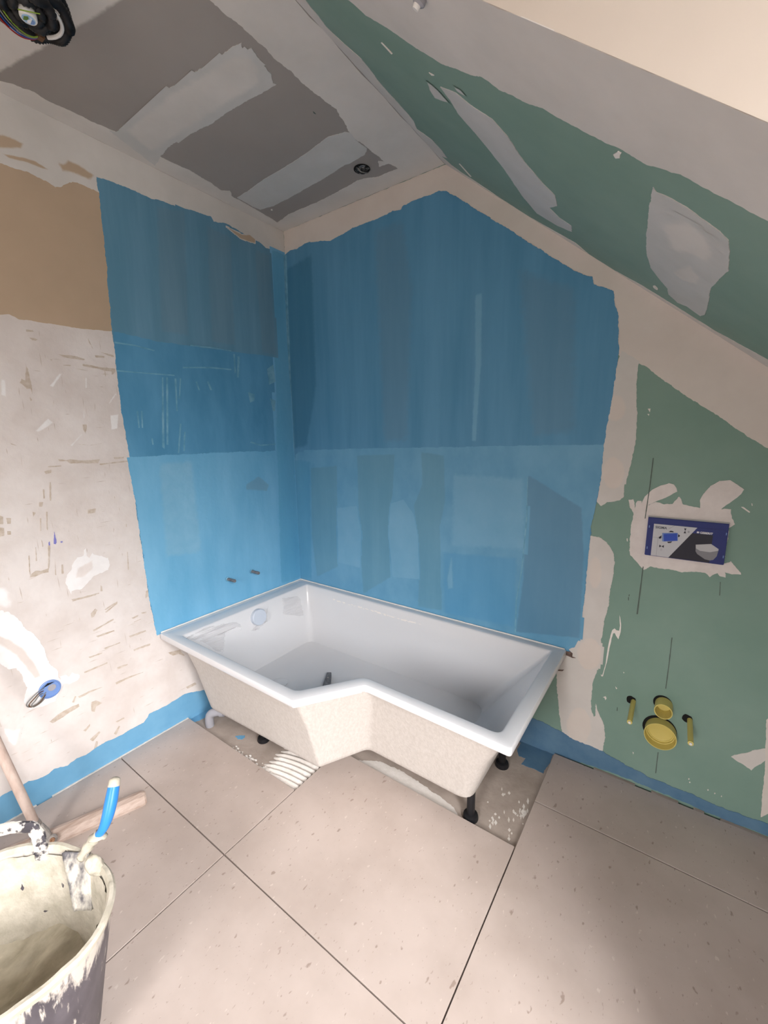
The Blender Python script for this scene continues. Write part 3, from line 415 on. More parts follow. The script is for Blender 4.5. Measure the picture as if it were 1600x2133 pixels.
  ('back','paint_streak','blue_green',6,0.003,0.015,[(0.1337,1.1967),(0.338,1.2157),(0.3215,0.6299),(0.1475,0.5324),(0.1175,0.7788)]),
  ('back','paint_streak','blue_green',6,0.003,0.012,[(0.4817,1.2762),(0.7242,1.286),(0.7097,1.0784),(0.6824,0.9664),(0.6922,0.6374),(0.5045,0.5021),(0.4834,0.8277)]),
  ('back','paint_streak','blue_green',6,0.003,0.012,[(0.8755,1.2986),(0.9988,1.2859),(1.0079,1.0705),(0.982,0.9461),(0.9998,0.5225),(0.8611,0.5116),(0.8699,0.7709),(0.8349,1.0351),(0.8822,1.1425)]),
  ('back','paint_streak','blue_drab2',6,0.003,0.012,[(1.382,1.2156),(1.5985,1.0945),(1.6198,0.8943),(1.6273,0.5571),(1.3662,0.5124),(1.3867,0.7617)]),
  ('back','paint_streak','blue_pale2',6,0.003,0.006,[(0.6962,1.0338),(0.7733,1.0618),(0.835,0.9928),(0.8597,0.878),(0.8704,0.6606),(0.7057,0.64),(0.6813,0.8767)]),
  ('back','paint_streak','blue_pale2',6,0.003,0.012,[(0.328,0.9782),(0.4737,1.0031),(0.4989,0.8534),(0.486,0.6529),(0.3226,0.6556)]),
  ('back','paint_streak','blue_pale2',6,0.003,0.03,[(1.0486,1.2007),(1.3656,1.1974),(1.3892,0.8936),(1.0446,0.8617)]),
  ('back','paint_streak','blue_low_sat',6,0.003,0.02,[(1.0008,0.824),(1.3553,0.8508),(1.3606,0.531),(1.0115,0.5143)]),
  ('back','paint_streak','blue_pale2',6,0.003,0.006,[(1.0256,0.691),(1.0459,0.7999),(1.0543,0.6542),(1.0321,0.6442)]),
  ('back','paint_streak','blue_pale2',5,0.003,0.012,[(1.1304,1.9482),(1.1618,1.9516),(1.1669,1.6681),(1.1528,1.3476),(1.1324,1.3518),(1.1387,1.6709)]),
  ('back','paint_streak','blue_sat2',5,0.003,0.03,[(0.0097,2.2895),(0.2072,2.3166),(0.2055,1.6615),(0.1094,1.3193),(0.0038,1.3044),(-0.0055,1.6772)]),
  ('back','paint_streak','blue_drab2',5,0.003,0.05,[(0.6155,2.3251),(0.7761,2.3225),(0.8267,2.0342),(0.8003,1.3474),(0.6571,1.3473)]),
  ('back','paint_streak','blue_drab2',5,0.003,0.05,[(1.3075,2.011),(1.5231,1.9004),(1.5575,1.3841),(1.396,1.3669)]),
  ('back','corner_bead','blue_pale',8,0.0012,0,[(0.0035,2.3588),(0.0187,2.3554),(0.01,2.0408),(0.0025,1.6766),(0.0038,1.3044),(-0.0127,1.3043),(-0.0136,1.6778),(-0.0056,2.0433)]),
  ('back','paint_lap_line','blue_pale',7,0.001,0,[(1.3618,0.5061),(1.3595,0.6595),(1.3773,0.8074),(1.3864,1.0392),(1.3826,1.2026),(1.3852,1.2027),(1.3917,1.0218),(1.3818,0.8082),(1.365,0.6607),(1.3674,0.5077)]),
  ('back','plaster_patch','compound_warm',3,0.003,0.014,[(1.7116,0.5127),(1.7089,0.4789),(1.6967,0.4493),(1.6775,0.4305),(1.6555,0.4273),(1.6359,0.4407),(1.6235,0.4677),(1.6212,0.5019),(1.6295,0.5351),(1.6463,0.5595),(1.6676,0.5697),(1.6884,0.5638),(1.7042,0.5432)]),
  ('back','plaster_patch','compound_warm',3,0.003,0.014,[(1.6966,0.1838),(1.6942,0.1409),(1.6817,0.1027),(1.6617,0.0778),(1.6386,0.0724),(1.6179,0.0882),(1.6045,0.1217),(1.6018,0.1648),(1.6102,0.2072),(1.6276,0.2389),(1.6498,0.253),(1.6717,0.2467),(1.6885,0.2218)]),
  ('back','plaster_patch','compound_warm',3,0.003,0.014,[(1.7177,1.4663),(1.7156,1.4447),(1.7064,1.4281),(1.692,1.4204),(1.6755,1.4236),(1.661,1.4371),(1.6517,1.4578),(1.65,1.4807),(1.6561,1.5006),(1.6686,1.5127),(1.6846,1.5144),(1.7002,1.5056),(1.7121,1.4883)]),
  ('back','plaster_patch','compound_warm',3,0.003,0.014,[(1.7334,1.2357),(1.7314,1.2078),(1.7214,1.1857),(1.7054,1.1744),(1.6871,1.1767),(1.6707,1.1924),(1.6602,1.2179),(1.658,1.2471),(1.6647,1.2731),(1.6784,1.2898),(1.6961,1.2936),(1.7135,1.2839),(1.7269,1.2631)]),
  ('back','plaster_patch','compound_warm',3,0.003,0.014,[(1.6867,0.8464),(1.6863,0.8154),(1.6807,0.7903),(1.671,0.7769),(1.6595,0.7784),(1.6488,0.7946),(1.6414,0.8218),(1.6392,0.8536),(1.6425,0.8825),(1.6506,0.9019),(1.6615,0.9075),(1.6727,0.8982),(1.6818,0.8762)]),
  ('back','plaster_patch','compound_pink',2,0.003,0,[(1.7527,1.1381),(1.7695,1.1418),(1.7751,1.1151),(1.7748,1.105),(1.7815,1.1339),(1.7911,1.1363),(1.7954,1.1185),(1.8185,1.1239),(1.8364,1.1368),(1.8635,1.132),(1.887,1.1331),(1.8957,1.1512),(1.9024,1.1612),(1.9109,1.1524),(1.9163,1.1356),(1.9433,1.1302),(1.9632,1.1283),(2.002,1.1263),(2.0458,1.1304),(2.0492,1.1098),(2.0615,1.0811),(2.048,1.0674),(2.0449,0.9434),(2.0645,0.9576),(2.071,0.951),(2.0805,0.9371),(2.0941,0.9179),(2.0715,0.9137),(2.0525,0.9164),(2.0566,0.8998),(2.0421,0.9018),(2.0341,0.9098),(2.0142,0.8916),(2.0007,0.9036),(1.9757,0.9038),(1.9384,0.8936),(1.8982,0.9012),(1.8688,0.8976),(1.8408,0.9011),(1.8228,0.8824),(1.8037,0.905),(1.7882,0.918),(1.7755,0.9315),(1.7701,0.9619),(1.7687,0.9961),(1.7702,1.0304),(1.7719,1.0611),(1.7726,1.0881),(1.761,1.1071)]),
  ('back','plaster_patch','compound_pink',3,0.0015,0,[(1.7943,1.1151),(1.7955,1.1334),(1.8021,1.1536),(1.8219,1.1777),(1.8445,1.1951),(1.8698,1.2067),(1.8844,1.2023),(1.8918,1.1918),(1.8962,1.178),(1.8617,1.1517),(1.8362,1.1384),(1.813,1.1234)]),
  ('back','plaster_patch','compound_pink',3,0.0015,0,[(1.9665,1.1199),(1.9619,1.1534),(1.9682,1.1753),(1.9845,1.2036),(2.0063,1.2204),(2.0334,1.2248),(2.053,1.2107),(2.0701,1.1972),(2.0651,1.1823),(2.0452,1.1572),(2.0309,1.141),(2.0163,1.1246),(1.9924,1.1039),(1.9771,1.1117)]),
  ('back','plaster_patch','compound',2,0.002,0,[(2.1396,0.2546),(2.1589,0.274),(2.1775,0.2879),(2.1953,0.3063),(2.2221,0.3263),(2.2309,0.3328),(2.2354,0.294),(2.2287,0.2833),(2.2193,0.2665),(2.2068,0.2479),(2.1975,0.2282),(2.1922,0.2305),(2.1743,0.2415),(2.155,0.247)]),
  ('back','joint_compound','compound_warm',2,0.002,0,[(2.27,1.2),(2.262,0.9),(2.255,0.5),(2.2125,0.4288),(2.2302,0.2537),(2.2337,0.1801),(2.2385,0.106),(2.2407,0.0645),(2.27,0.115)]),
  ('back','paint_strip','blue_strip2',4,0.004,0,[(1.3504,0.1388),(1.4392,0.1259),(1.5882,0.1088),(1.6241,0.0946),(1.6528,0.0938),(1.7504,0.0871),(1.8246,0.0699),(1.9084,0.0536),(1.9868,0.0503),(2.0607,0.0511),(2.1318,0.0422),(2.211,0.0467),(2.2611,0.0495),(2.27,0.085),(2.27,0.04),(2.2662,0.0057),(2.136,0.0019),(1.991,0.0058),(1.8464,0.0101),(1.74,0.006),(1.56,-0.017),(0.6,-0.017),(0.6,0.1)]),
  ('back','pencil_line','pencil',3,0.0004,0,[(1.8145,1.2915),(1.8174,1.2915),(1.816,1.1932),(1.8117,1.0744),(1.8088,1.0741),(1.8131,1.193)]),
  ('back','pencil_line','pencil',3,0.0004,0,[(1.8183,0.8949),(1.8213,0.8954),(1.8188,0.7088),(1.8142,0.7076)]),
  ('back','pencil_line','pencil',3,0.0004,0,[(1.9296,0.6453),(1.9324,0.6461),(1.9332,0.5283),(1.9323,0.4422),(1.9294,0.4412),(1.9303,0.5274)]),
  ('back','pencil_line','pencil',3,0.0004,0,[(1.9296,0.1708),(1.9326,0.1722),(1.933,0.0814),(1.93,0.0799)]),
  ('back','pencil_line','pencil',3,0.0004,0,[(2.0435,0.8806),(2.0454,0.881),(2.0485,0.8337),(2.0466,0.8333)]),
  ('back','plaster_splash','white_splash',3,0.0008,0,[(1.7591,0.6898),(1.7629,0.6796),(1.7685,0.65),(1.7688,0.6233),(1.7633,0.5911),(1.7551,0.6014),(1.7493,0.6133),(1.744,0.6096),(1.7404,0.5836),(1.7357,0.5455),(1.7312,0.4791),(1.7222,0.4194),(1.7173,0.4168),(1.7144,0.4239),(1.7199,0.4234),(1.7275,0.4779),(1.7313,0.5534),(1.7353,0.6003),(1.7393,0.6219),(1.7467,0.632),(1.7539,0.6259),(1.7631,0.6262),(1.7639,0.6487)]),
  ('back','plaster_splash','white_splash',3,0.0006,0,[(1.729,0.3284),(1.7381,0.3368),(1.7426,0.3288),(1.7387,0.3191),(1.7349,0.3283)]),
  ('back','plaster_splash','white_splash',3,0.0006,0,[(1.7686,0.391),(1.7759,0.3843),(1.7724,0.3806)]),
  ('back','plaster_splash','white_splash',3,0.0006,0,[(1.7052,0.2899),(1.7085,0.2838),(1.7145,0.2567),(1.7103,0.2649)]),
  ('back','plaster_splash','white_splash',3,0.0006,0,[(1.791,0.4619),(1.7945,0.4595),(1.7922,0.4559)]),
  ('back','plaster_splash','white_splash',3,0.0006,0,[(1.7587,0.9934),(1.7614,0.9938),(1.7631,0.9816),(1.7601,0.9841)]),
  ('back','plaster_splash','white_splash',3,0.0006,0,[(1.8493,0.1351),(1.854,0.1325),(1.8517,0.1241)]),
  ('back','plaster_splash','white_splash',3,0.0006,0,[(2.0693,1.14),(2.0752,1.1406),(2.0934,1.1261),(2.092,1.1236),(2.077,1.1348)]),
  ('back','plaster_splash','white_splash',3,0.0006,0,[(2.0936,1.1539),(2.0958,1.1541),(2.0973,1.1469),(2.0952,1.1461)]),
  ('back','plaster_splash','white_splash',3,0.0005,0,[(1.7847,1.461),(1.7927,1.4613),(1.792,1.4484)]),
  ('back','plaster_splash','white_splash',3,0.0005,0,[(1.7847,1.4434),(1.7909,1.4432),(1.7899,1.4369)]),
  ('back','plaster_splash','white_splash',5,0.0005,0,[(2.0312,0.1075),(2.033,0.1115),(2.0353,0.1097),(2.0336,0.1056)]),
  ('back','plaster_splash','white_splash',5,0.0005,0,[(2.0353,0.0952),(2.0371,0.0992),(2.0395,0.0974),(2.0377,0.0933)]),
  ('back','plaster_splash','white_splash',5,0.0005,0,[(2.0899,0.0919),(2.0916,0.0959),(2.0939,0.0941),(2.0922,0.0901)]),
  ('back','plaster_splash','white_splash',5,0.0005,0,[(2.1098,0.0886),(2.1114,0.0925),(2.1137,0.0907),(2.112,0.0868)]),
  ('back','plaster_splash','white_splash',5,0.0005,0,[(2.1291,0.0872),(2.1307,0.0911),(2.1329,0.0894),(2.1313,0.0854)]),
  ('back','wall_nick','pencil',3,0.0005,0,[(1.7834,0.7784),(1.7858,0.779),(1.7856,0.7725),(1.7833,0.7711)]),
  ('back','wall_nick','pencil',3,0.0005,0,[(1.7818,0.7673),(1.7849,0.768),(1.7853,0.7551),(1.7827,0.7567)]),
  ('back','wall_nick','pencil',3,0.0005,0,[(1.7812,0.3032),(1.7838,0.3042),(1.7841,0.29),(1.7812,0.2888)]),
  ('back','wall_damage','brown_damage',6,0.002,0,[(1.5771,0.4839),(1.5963,0.4878),(1.6053,0.4825),(1.6045,0.468),(1.6185,0.4664),(1.6049,0.4621),(1.5781,0.4679)]),
  ('back','wall_damage','brown_damage',6,0.001,0,[(1.5505,0.3905),(1.5771,0.3987),(1.5704,0.391),(1.5526,0.3862)]),
  ('slope','joint_compound','compound',1,0.003,0,[(0,-2.2),(0.1353,-0.9535),(0.0791,-0.855),(0.0674,-0.8243),(0.0691,-0.8052),(0.0551,-0.7612),(0.0614,-0.7405),(0.0821,-0.7046),(0.1126,-0.6698),(0.1013,-0.6093),(0.0872,-0.5489),(0.0905,-0.4774),(0.093,-0.4038),(0.0865,-0.3592),(0.0417,-0.2797),(0.0766,-0.2715),(0.1057,-0.2593),(0.113,-0.2046),(0.0974,-0.1276),(0.0462,-0.1),(0.0707,-0.0543),(0.1123,-0.0332),(0.1851,-0.0327),(0.304,-0.0106),(0.4559,0.0008),(0.5837,-0.0271),(0.7015,-0.0528),(0.7761,0.0273),(0.9509,-0.0335),(1.0363,-0.0422),(1.1122,-0.0445),(1.2409,-0.0445),(1.4114,-0.0988),(1.8,-0.03),(1.8,-0.002),(0,-0.002)]),
  ('slope','joint_compound','compound',1,0.003,0,[(0.1353,-0.9535),(0.3663,-0.9616),(0.382,-0.9509),(0.3918,-0.9339),(0.4547,-0.9285),(0.5053,-0.9111),(0.5587,-0.898),(0.5993,-0.894),(0.6543,-0.9062),(0.6934,-0.9137),(0.7212,-0.9234),(0.7364,-0.92),(0.7558,-0.9084),(0.7848,-0.9145),(0.8271,-0.9117),(0.8653,-0.9221),(0.8964,-0.9166),(0.9481,-0.9176),(0.9964,-0.9136),(1.0279,-0.9208),(1.0775,-0.9106),(1.1091,-0.9261),(1.1377,-0.9369),(1.1706,-0.9323),(1.2062,-0.9327),(1.2467,-0.9305),(1.2755,-0.9296),(1.8,-0.93),(1.8,-1.137),(0.4,-1.137),(0.2,-1.137)]),
  ('slope','plaster_patch','compound_grey',2,0.002,0,[(0.5068,-0.7754),(0.5665,-0.7892),(0.5989,-0.7647),(0.6576,-0.7536),(0.6798,-0.7056),(0.6874,-0.5926),(0.7157,-0.5093),(0.7423,-0.4665),(0.7211,-0.3782),(0.6684,-0.3064),(0.6928,-0.2609),(0.7378,-0.2517),(0.72,-0.1803),(0.649,-0.1429),(0.5533,-0.1367),(0.5343,-0.2556),(0.5412,-0.436),(0.5227,-0.5776),(0.4994,-0.667),(0.5099,-0.7321)]),
  ('slope','plaster_patch','compound_grey',2,0.002,0.006,[(0.4536,-0.7624),(0.4669,-0.7592),(0.4786,-0.7466),(0.4887,-0.7079),(0.4527,-0.6941),(0.4263,-0.6876),(0.4337,-0.7207)]),
  ('slope','plaster_patch','compound_grey',2,0.001,0.004,[(0.5793,-0.8164),(0.5983,-0.8176),(0.6036,-0.8008),(0.5921,-0.8001),(0.5801,-0.8031)]),
  ('slope','plaster_patch','compound_grey',2,0.002,0,[(1.0823,-0.8429),(1.0885,-0.829),(1.1069,-0.8361),(1.1475,-0.8329),(1.2102,-0.8079),(1.2282,-0.7911),(1.235,-0.7261),(1.2414,-0.6392),(1.2337,-0.6122),(1.2219,-0.5306),(1.2106,-0.4608),(1.2104,-0.2844),(1.2056,-0.1717),(1.1923,-0.1226),(1.1462,-0.138),(1.1145,-0.1123),(1.084,-0.1486),(1.0815,-0.2103),(1.0591,-0.2602),(1.0347,-0.3288),(1.0309,-0.4425),(1.0446,-0.58),(1.0549,-0.6594),(1.0686,-0.7601)]),
  ('slope','plaster_patch','compound',3,0.002,0.03,[(1.0937,-0.706),(1.1473,-0.7769),(1.1901,-0.7544),(1.206,-0.6827),(1.1923,-0.6258),(1.1611,-0.6246),(1.1095,-0.577)]),
  ('slope','plaster_patch','compound',3,0.002,0.02,[(1.1081,-0.4131),(1.1545,-0.5462),(1.1821,-0.4936),(1.1756,-0.4326),(1.1293,-0.3865)]),
  ('slope','plaster_splash','white_splash',2,0.002,0,[(1.0074,-0.8886),(1.0197,-0.9076),(1.0268,-0.9077),(1.0212,-0.8874),(1.01,-0.8782)]),
  ('slope','plaster_splash','white_splash',2,0.001,0,[(1.0267,-0.1319),(1.0344,-0.1488),(1.0439,-0.1359),(1.0411,-0.1101),(1.0314,-0.1079),(1.0265,-0.1139)]),
  ('slope','plaster_splash','white_splash',2,0.0003,0,[(0.3571,-0.8423),(0.3629,-0.8449),(0.3745,-0.8161),(0.3662,-0.8106)]),
  ('slope','plaster_splash','white_splash',2,0.0003,0,[(0.5013,-0.8202),(0.5183,-0.8196),(0.5057,-0.8129)]),
  ('slope','plaster_splash','white_splash',2,0.0003,0,[(0.1776,-0.1537),(0.1877,-0.1623),(0.1958,-0.0716),(0.1817,-0.0588)]),
  ('ceil','joint_compound','compound',1,0.0035,0,[(0.002,-3.3),(0.12,-3.3),(0.1,-1.6),(0.0571,-1.1955),(0.0704,-1.1767),(0.0784,-1.1456),(0.0872,-1.1297),(0.0866,-1.1134),(0.0812,-1.093),(0.0822,-1.0593),(0.0887,-1.0151),(0.0891,-0.9621),(0.1012,-0.8852),(0.0897,-0.7195),(0.1025,-0.6025),(0.0955,-0.5194),(0.0811,-0.4345),(0.109,-0.4091),(0.0737,-0.3767),(0.0747,-0.3197),(0.0673,-0.216),(0.0535,-0.0883),(0.1566,-0.1088),(0.2313,-0.1106),(0.3544,-0.1061),(0.4196,-0.1093),(0.5449,-0.1181),(0.6202,-0.1257),(0.6542,-0.1181),(0.7147,-0.0948),(0.7891,-0.0939),(0.8091,-0.0912),(0.8027,-0.1317),(0.7967,-0.1439),(0.7536,-0.1483),(0.7725,-0.181),(0.7896,-0.1646),(0.7902,-0.2053),(0.7845,-0.2456),(0.7871,-0.2888),(0.7801,-0.3241),(0.7827,-0.3641),(0.8199,-0.4908),(0.8129,-0.5654),(0.8067,-0.6366),(0.8109,-0.6866),(0.8065,-0.7516),(0.8105,-0.7949),(0.8099,-0.837),(0.8112,-0.8738),(0.8079,-0.904),(0.8077,-0.931),(0.8054,-0.9555),(0.8,-1.2),(0.8,-3.3),(0.98,-3.3),(0.981,-0.002),(0.002,-0.002)]),
  ('ceil','plaster_patch','compound_grey',2,0.003,0,[(0.0911,-0.9009),(0.1,-0.8837),(0.173,-0.8797),(0.3423,-0.8749),(0.4654,-0.87),(0.5927,-0.8542),(0.6933,-0.8429),(0.7488,-0.8398),(0.7699,-0.8341),(0.7571,-0.8198),(0.7813,-0.8071),(0.7648,-0.7644),(0.7625,-0.7391),(0.7548,-0.7167),(0.7311,-0.6902),(0.737,-0.6809),(0.6754,-0.6847),(0.551,-0.6988),(0.4118,-0.7039),(0.2555,-0.7249),(0.1721,-0.7284),(0.0978,-0.7186),(0.0173,-0.6989)]),
  ('ceil','plaster_patch','compound',3,0.003,0.03,[(0.1397,-0.8652),(0.441,-0.8568),(0.707,-0.8243),(0.7524,-0.7996),(0.736,-0.7492),(0.6916,-0.7142),(0.457,-0.7326),(0.2067,-0.7467),(0.0959,-0.7543)]),
  ('ceil','plaster_patch','compound_grey',2,0.0025,0,[(0.0861,-0.3561),(0.1617,-0.3603),(0.3063,-0.3767),(0.4817,-0.3806),(0.6144,-0.3942),(0.7043,-0.408),(0.7706,-0.3894),(0.7864,-0.3723),(0.7779,-0.3224),(0.7814,-0.2709),(0.7681,-0.2577),(0.7518,-0.2462),(0.6731,-0.239),(0.6449,-0.2429),(0.5102,-0.2254),(0.3868,-0.218),(0.3107,-0.211),(0.1613,-0.2085),(0.086,-0.2236),(0.0796,-0.2623)]),
  ('ceil','joint_compound','compound',1,0.004,0.015,[(0.02,-1.9),(-0.0147,-1.2254),(0.1004,-1.2052),(0.1951,-1.1834),(0.2796,-1.1625),(0.3444,-1.1468),(0.418,-1.1322),(0.4884,-1.1162),(0.5468,-1.1043),(0.6207,-1.0902),(0.98,-0.99),(0.98,-1.9)]),
  ('ceil','ceiling_nick','white_splash',3,0.0004,0,[(0.1272,-0.1939),(0.1364,-0.1927),(0.1276,-0.1823),(0.1219,-0.1866)]),
  ('ceil','ceiling_nick','pencil',3,0.0004,0,[(0.7489,-0.5295),(0.7497,-0.5234),(0.749,-0.5157),(0.7468,-0.5228)]),
  ('screed','paint_patch','blue_strip2',1,0.004,0,[(1.4166,-0.0574),(1.4176,-0.013),(1.3812,0.0306),(1.4462,0.0753),(1.5619,0.0427),(1.5589,-0.0287),(1.5511,-0.1369),(1.5059,-0.1306),(1.4575,-0.1383),(1.4643,-0.0939),(1.434,-0.0978)]),
  ('screed','paint_patch','blue_strip',1,0.003,0,[(0.2939,-0.7348),(0.3058,-0.7195),(0.3247,-0.703),(0.339,-0.7125),(0.3359,-0.7294),(0.3187,-0.7378),(0.3086,-0.7334)]),
  ('screed','paint_patch','blue_strip',1,0.004,0,[(0.002,-0.82),(0.03,-0.82),(0.05,-0.74),(0.05,-0.4),(0.002,-0.4)]),
  ('screed','adhesive_smear','adhesive',1,0.006,0,[(0.84,-0.53),(0.95,-0.47),(1.06,-0.46),(1.18,-0.475),(1.27,-0.485),(1.33,-0.505),(1.36,-0.532),(1.2,-0.54),(0.84,-0.54)]),
  ('screed','plaster_splash','adhesive',1,0.001,0,[(1.4568,-0.4767),(1.4579,-0.4703),(1.4627,-0.4733),(1.4619,-0.4787)]),
  ('screed','plaster_splash','adhesive',1,0.001,0,[(1.4651,-0.4698),(1.4653,-0.4557),(1.4741,-0.4643),(1.4742,-0.4773)]),
  ('screed','plaster_splash','adhesive',1,0.001,0,[(1.449,-0.457),(1.4501,-0.4489),(1.4558,-0.453),(1.4551,-0.46)]),
  ('screed','plaster_splash','adhesive',1,0.001,0,[(1.4591,-0.4741),(1.4567,-0.4601),(1.464,-0.4714),(1.4667,-0.4843)]),
  ('screed','plaster_splash','adhesive',1,0.001,0,[(1.4516,-0.4357),(1.4538,-0.4278),(1.46,-0.4306),(1.4582,-0.4374)]),
  ('screed','plaster_splash','adhesive',1,0.001,0,[(1.4549,-0.4957),(1.4542,-0.4817),(1.4627,-0.4909),(1.4636,-0.5038)]),
  ('screed','plaster_splash','adhesive',1,0.001,0,[(1.4543,-0.4622),(1.454,-0.4499),(1.4616,-0.458),(1.4622,-0.4692)]),
  ('screed','plaster_splash','adhesive',1,0.001,0,[(1.4456,-0.474),(1.4473,-0.4681),(1.4521,-0.4703),(1.4508,-0.4752)]),
  ('screed','plaster_splash','adhesive',1,0.001,0,[(1.469,-0.4411),(1.47,-0.4327),(1.4759,-0.437),(1.4751,-0.4444)]),
  ('screed','plaster_splash','adhesive',1,0.001,0,[(1.5281,-0.3437),(1.5285,-0.3275),(1.5372,-0.3381),(1.5372,-0.3531)]),
  ('screed','plaster_splash','adhesive',1,0.001,0,[(1.5034,-0.3839),(1.5043,-0.3735),(1.5107,-0.3796),(1.5102,-0.3888)]),
  ('screed','plaster_splash','adhesive',1,0.001,0,[(1.5318,-0.3911),(1.5348,-0.3848),(1.5403,-0.386),(1.5376,-0.3913)]),
  ('screed','plaster_splash','adhesive',1,0.001,0,[(1.5436,-0.3719),(1.5434,-0.3611),(1.549,-0.3689),(1.5495,-0.3787)]),
  ('screed','plaster_splash','adhesive',1,0.001,0,[(1.5062,-0.3896),(1.5092,-0.3811),(1.5159,-0.3836),(1.5133,-0.3911)]),
  ('screed','plaster_splash','adhesive',1,0.001,0,[(1.5139,-0.3907),(1.5155,-0.3821),(1.5213,-0.3863),(1.5201,-0.3938)]),
  ('screed','plaster_splash','adhesive',1,0.001,0,[(1.5171,-0.4209),(1.5167,-0.4101),(1.5226,-0.4178),(1.5232,-0.4274)]),
  ('screed','plaster_splash','adhesive',1,0.001,0,[(1.524,-0.3623),(1.5242,-0.3553),(1.5282,-0.3602),(1.5284,-0.3662)]),
  ('screed','plaster_splash','adhesive',1,0.001,0,[(1.5092,-0.3325),(1.5094,-0.3236),(1.5145,-0.3296),(1.5146,-0.3374)]),
  ('screed','plaster_splash','adhesive',1,0.001,0,[(1.537,-0.3967),(1.5355,-0.3848),(1.5409,-0.3947),(1.5428,-0.4055)]),
  ('screed','plaster_splash','adhesive',1,0.001,0,[(1.5344,-0.31),(1.534,-0.2923),(1.5427,-0.305),(1.5435,-0.3214)]),
  ('screed','plaster_splash','adhesive',1,0.001,0,[(1.5311,-0.3699),(1.532,-0.3548),(1.5406,-0.3641),(1.54,-0.378)]),
  ('screed','plaster_splash','adhesive',1,0.001,0,[(1.5014,-0.4309),(1.5009,-0.4168),(1.5087,-0.4265),(1.5095,-0.4395)]),
  ('screed','plaster_splash','adhesive',1,0.001,0,[(1.5229,-0.394),(1.5245,-0.3874),(1.5292,-0.3904),(1.528,-0.396)]),
  ('screed','plaster_splash','adhesive',1,0.001,0,[(1.4099,-0.4013),(1.4115,-0.3961),(1.4158,-0.398),(1.4146,-0.4021)]),
  ('screed','plaster_splash','adhesive',1,0.001,0,[(1.4619,-0.315),(1.4635,-0.3042),(1.4707,-0.3097),(1.4695,-0.3193)]),
  ('screed','plaster_splash','adhesive',1,0.001,0,[(1.4442,-0.336),(1.4461,-0.3242),(1.4543,-0.3299),(1.4528,-0.3405)]),
  ('screed','plaster_splash','adhesive',1,0.001,0,[(1.4519,-0.3274),(1.452,-0.3206),(1.4562,-0.3253),(1.4564,-0.3309)]),
  ('screed','plaster_splash','adhesive',1,0.001,0,[(1.4341,-0.3115),(1.4326,-0.3006),(1.4384,-0.3093),(1.4401,-0.319)]),
  ('screed','plaster_splash','adhesive',1,0.001,0,[(1.478,-0.4077),(1.4769,-0.3974),(1.4825,-0.4054),(1.4838,-0.4146)]),
  ('screed','plaster_splash','adhesive',1,0.001,0,[(1.5162,-0.4695),(1.5181,-0.4588),(1.5254,-0.4638),(1.5239,-0.4735)]),
  ('screed','plaster_splash','adhesive',1,0.001,0,[(1.5254,-0.4905),(1.5249,-0.4824),(1.5292,-0.4886),(1.5301,-0.4956)]),
  ('screed','plaster_splash','adhesive',1,0.001,0,[(1.5268,-0.5036),(1.5282,-0.4934),(1.5349,-0.4986),(1.5338,-0.5078)]),
  ('screed','plaster_splash','adhesive',1,0.001,0,[(1.5294,-0.4761),(1.5302,-0.4696),(1.5343,-0.4733),(1.534,-0.4788)]),
  ('screed','plaster_splash','adhesive',1,0.001,0,[(1.5507,-0.4159),(1.5518,-0.411),(1.5552,-0.4136),(1.5545,-0.4175)]),
  ('screed','plaster_splash','adhesive',1,0.001,0,[(1.5437,-0.3715),(1.546,-0.3607),(1.5532,-0.3656),(1.5512,-0.3754)]),
  ('screed','plaster_splash','adhesive',1,0.001,0,[(1.543,-0.3663),(1.5436,-0.352),(1.5514,-0.3612),(1.5512,-0.3744)]),
  ('screed','plaster_splash','adhesive',1,0.001,0,[(1.5348,-0.389),(1.5331,-0.3747),(1.5397,-0.3863),(1.5417,-0.3994)]),
  ('screed','plaster_splash','adhesive',1,0.001,0,[(1.5477,-0.3533),(1.5473,-0.3408),(1.5534,-0.3501),(1.5542,-0.3615)]),
  ('screed','plaster_splash','adhesive',1,0.001,0,[(1.5337,-0.3625),(1.5351,-0.3505),(1.5423,-0.3573),(1.5413,-0.3682)]),
  ('screed','plaster_splash','adhesive',1,0.001,0,[(1.5244,-0.3711),(1.5226,-0.3558),(1.5297,-0.3682),(1.5318,-0.3823)]),
  ('screed','plaster_splash','adhesive',1,0.001,0,[(1.5391,-0.3836),(1.5395,-0.3667),(1.5485,-0.3778),(1.5485,-0.3935)]),
]

def frame(surf):
    cT, sT = math.cos(TH), math.sin(TH)
    if surf == 'left': return wall_left, lambda a, b, o: (o, a, b)
    if surf == 'back': return wall_back, lambda a, b, o: (a, -o, b)
    if surf == 'ceil': return ceiling, lambda a, b, o: (a, b, H-o)
    if surf == 'slope': return slope, lambda a, b, o: (SX+a*cT-o*sT, b, H-a*sT-o*cT)
    if surf == 'tile': return floor, lambda a, b, o: (a, b, o)
    return floor, lambda a, b, o: (a, b, ZS+o)
def rag(pts, amp, step, seed):
    out = []; n = len(pts)
    for i in range(n):
        p, q = Vector(pts[i]), Vector(pts[(i+1) % n]); d = q-p; L = d.length
        if L < 1e-6: continue
        k = max(1, min(60, int(L/step))); nrm = Vector((-d.y, d.x))/L
        for j in range(k):
            c = p+d*(j/k)
            f = noise.noise(Vector((c.x*28, c.y*28, seed)))+.7*noise.noise(Vector((c.x*90, c.y*90, seed+9)))+.5*noise.noise(Vector((c.x*240, c.y*240, seed+3)))
            out.append(c+nrm*(amp*f))
    return out
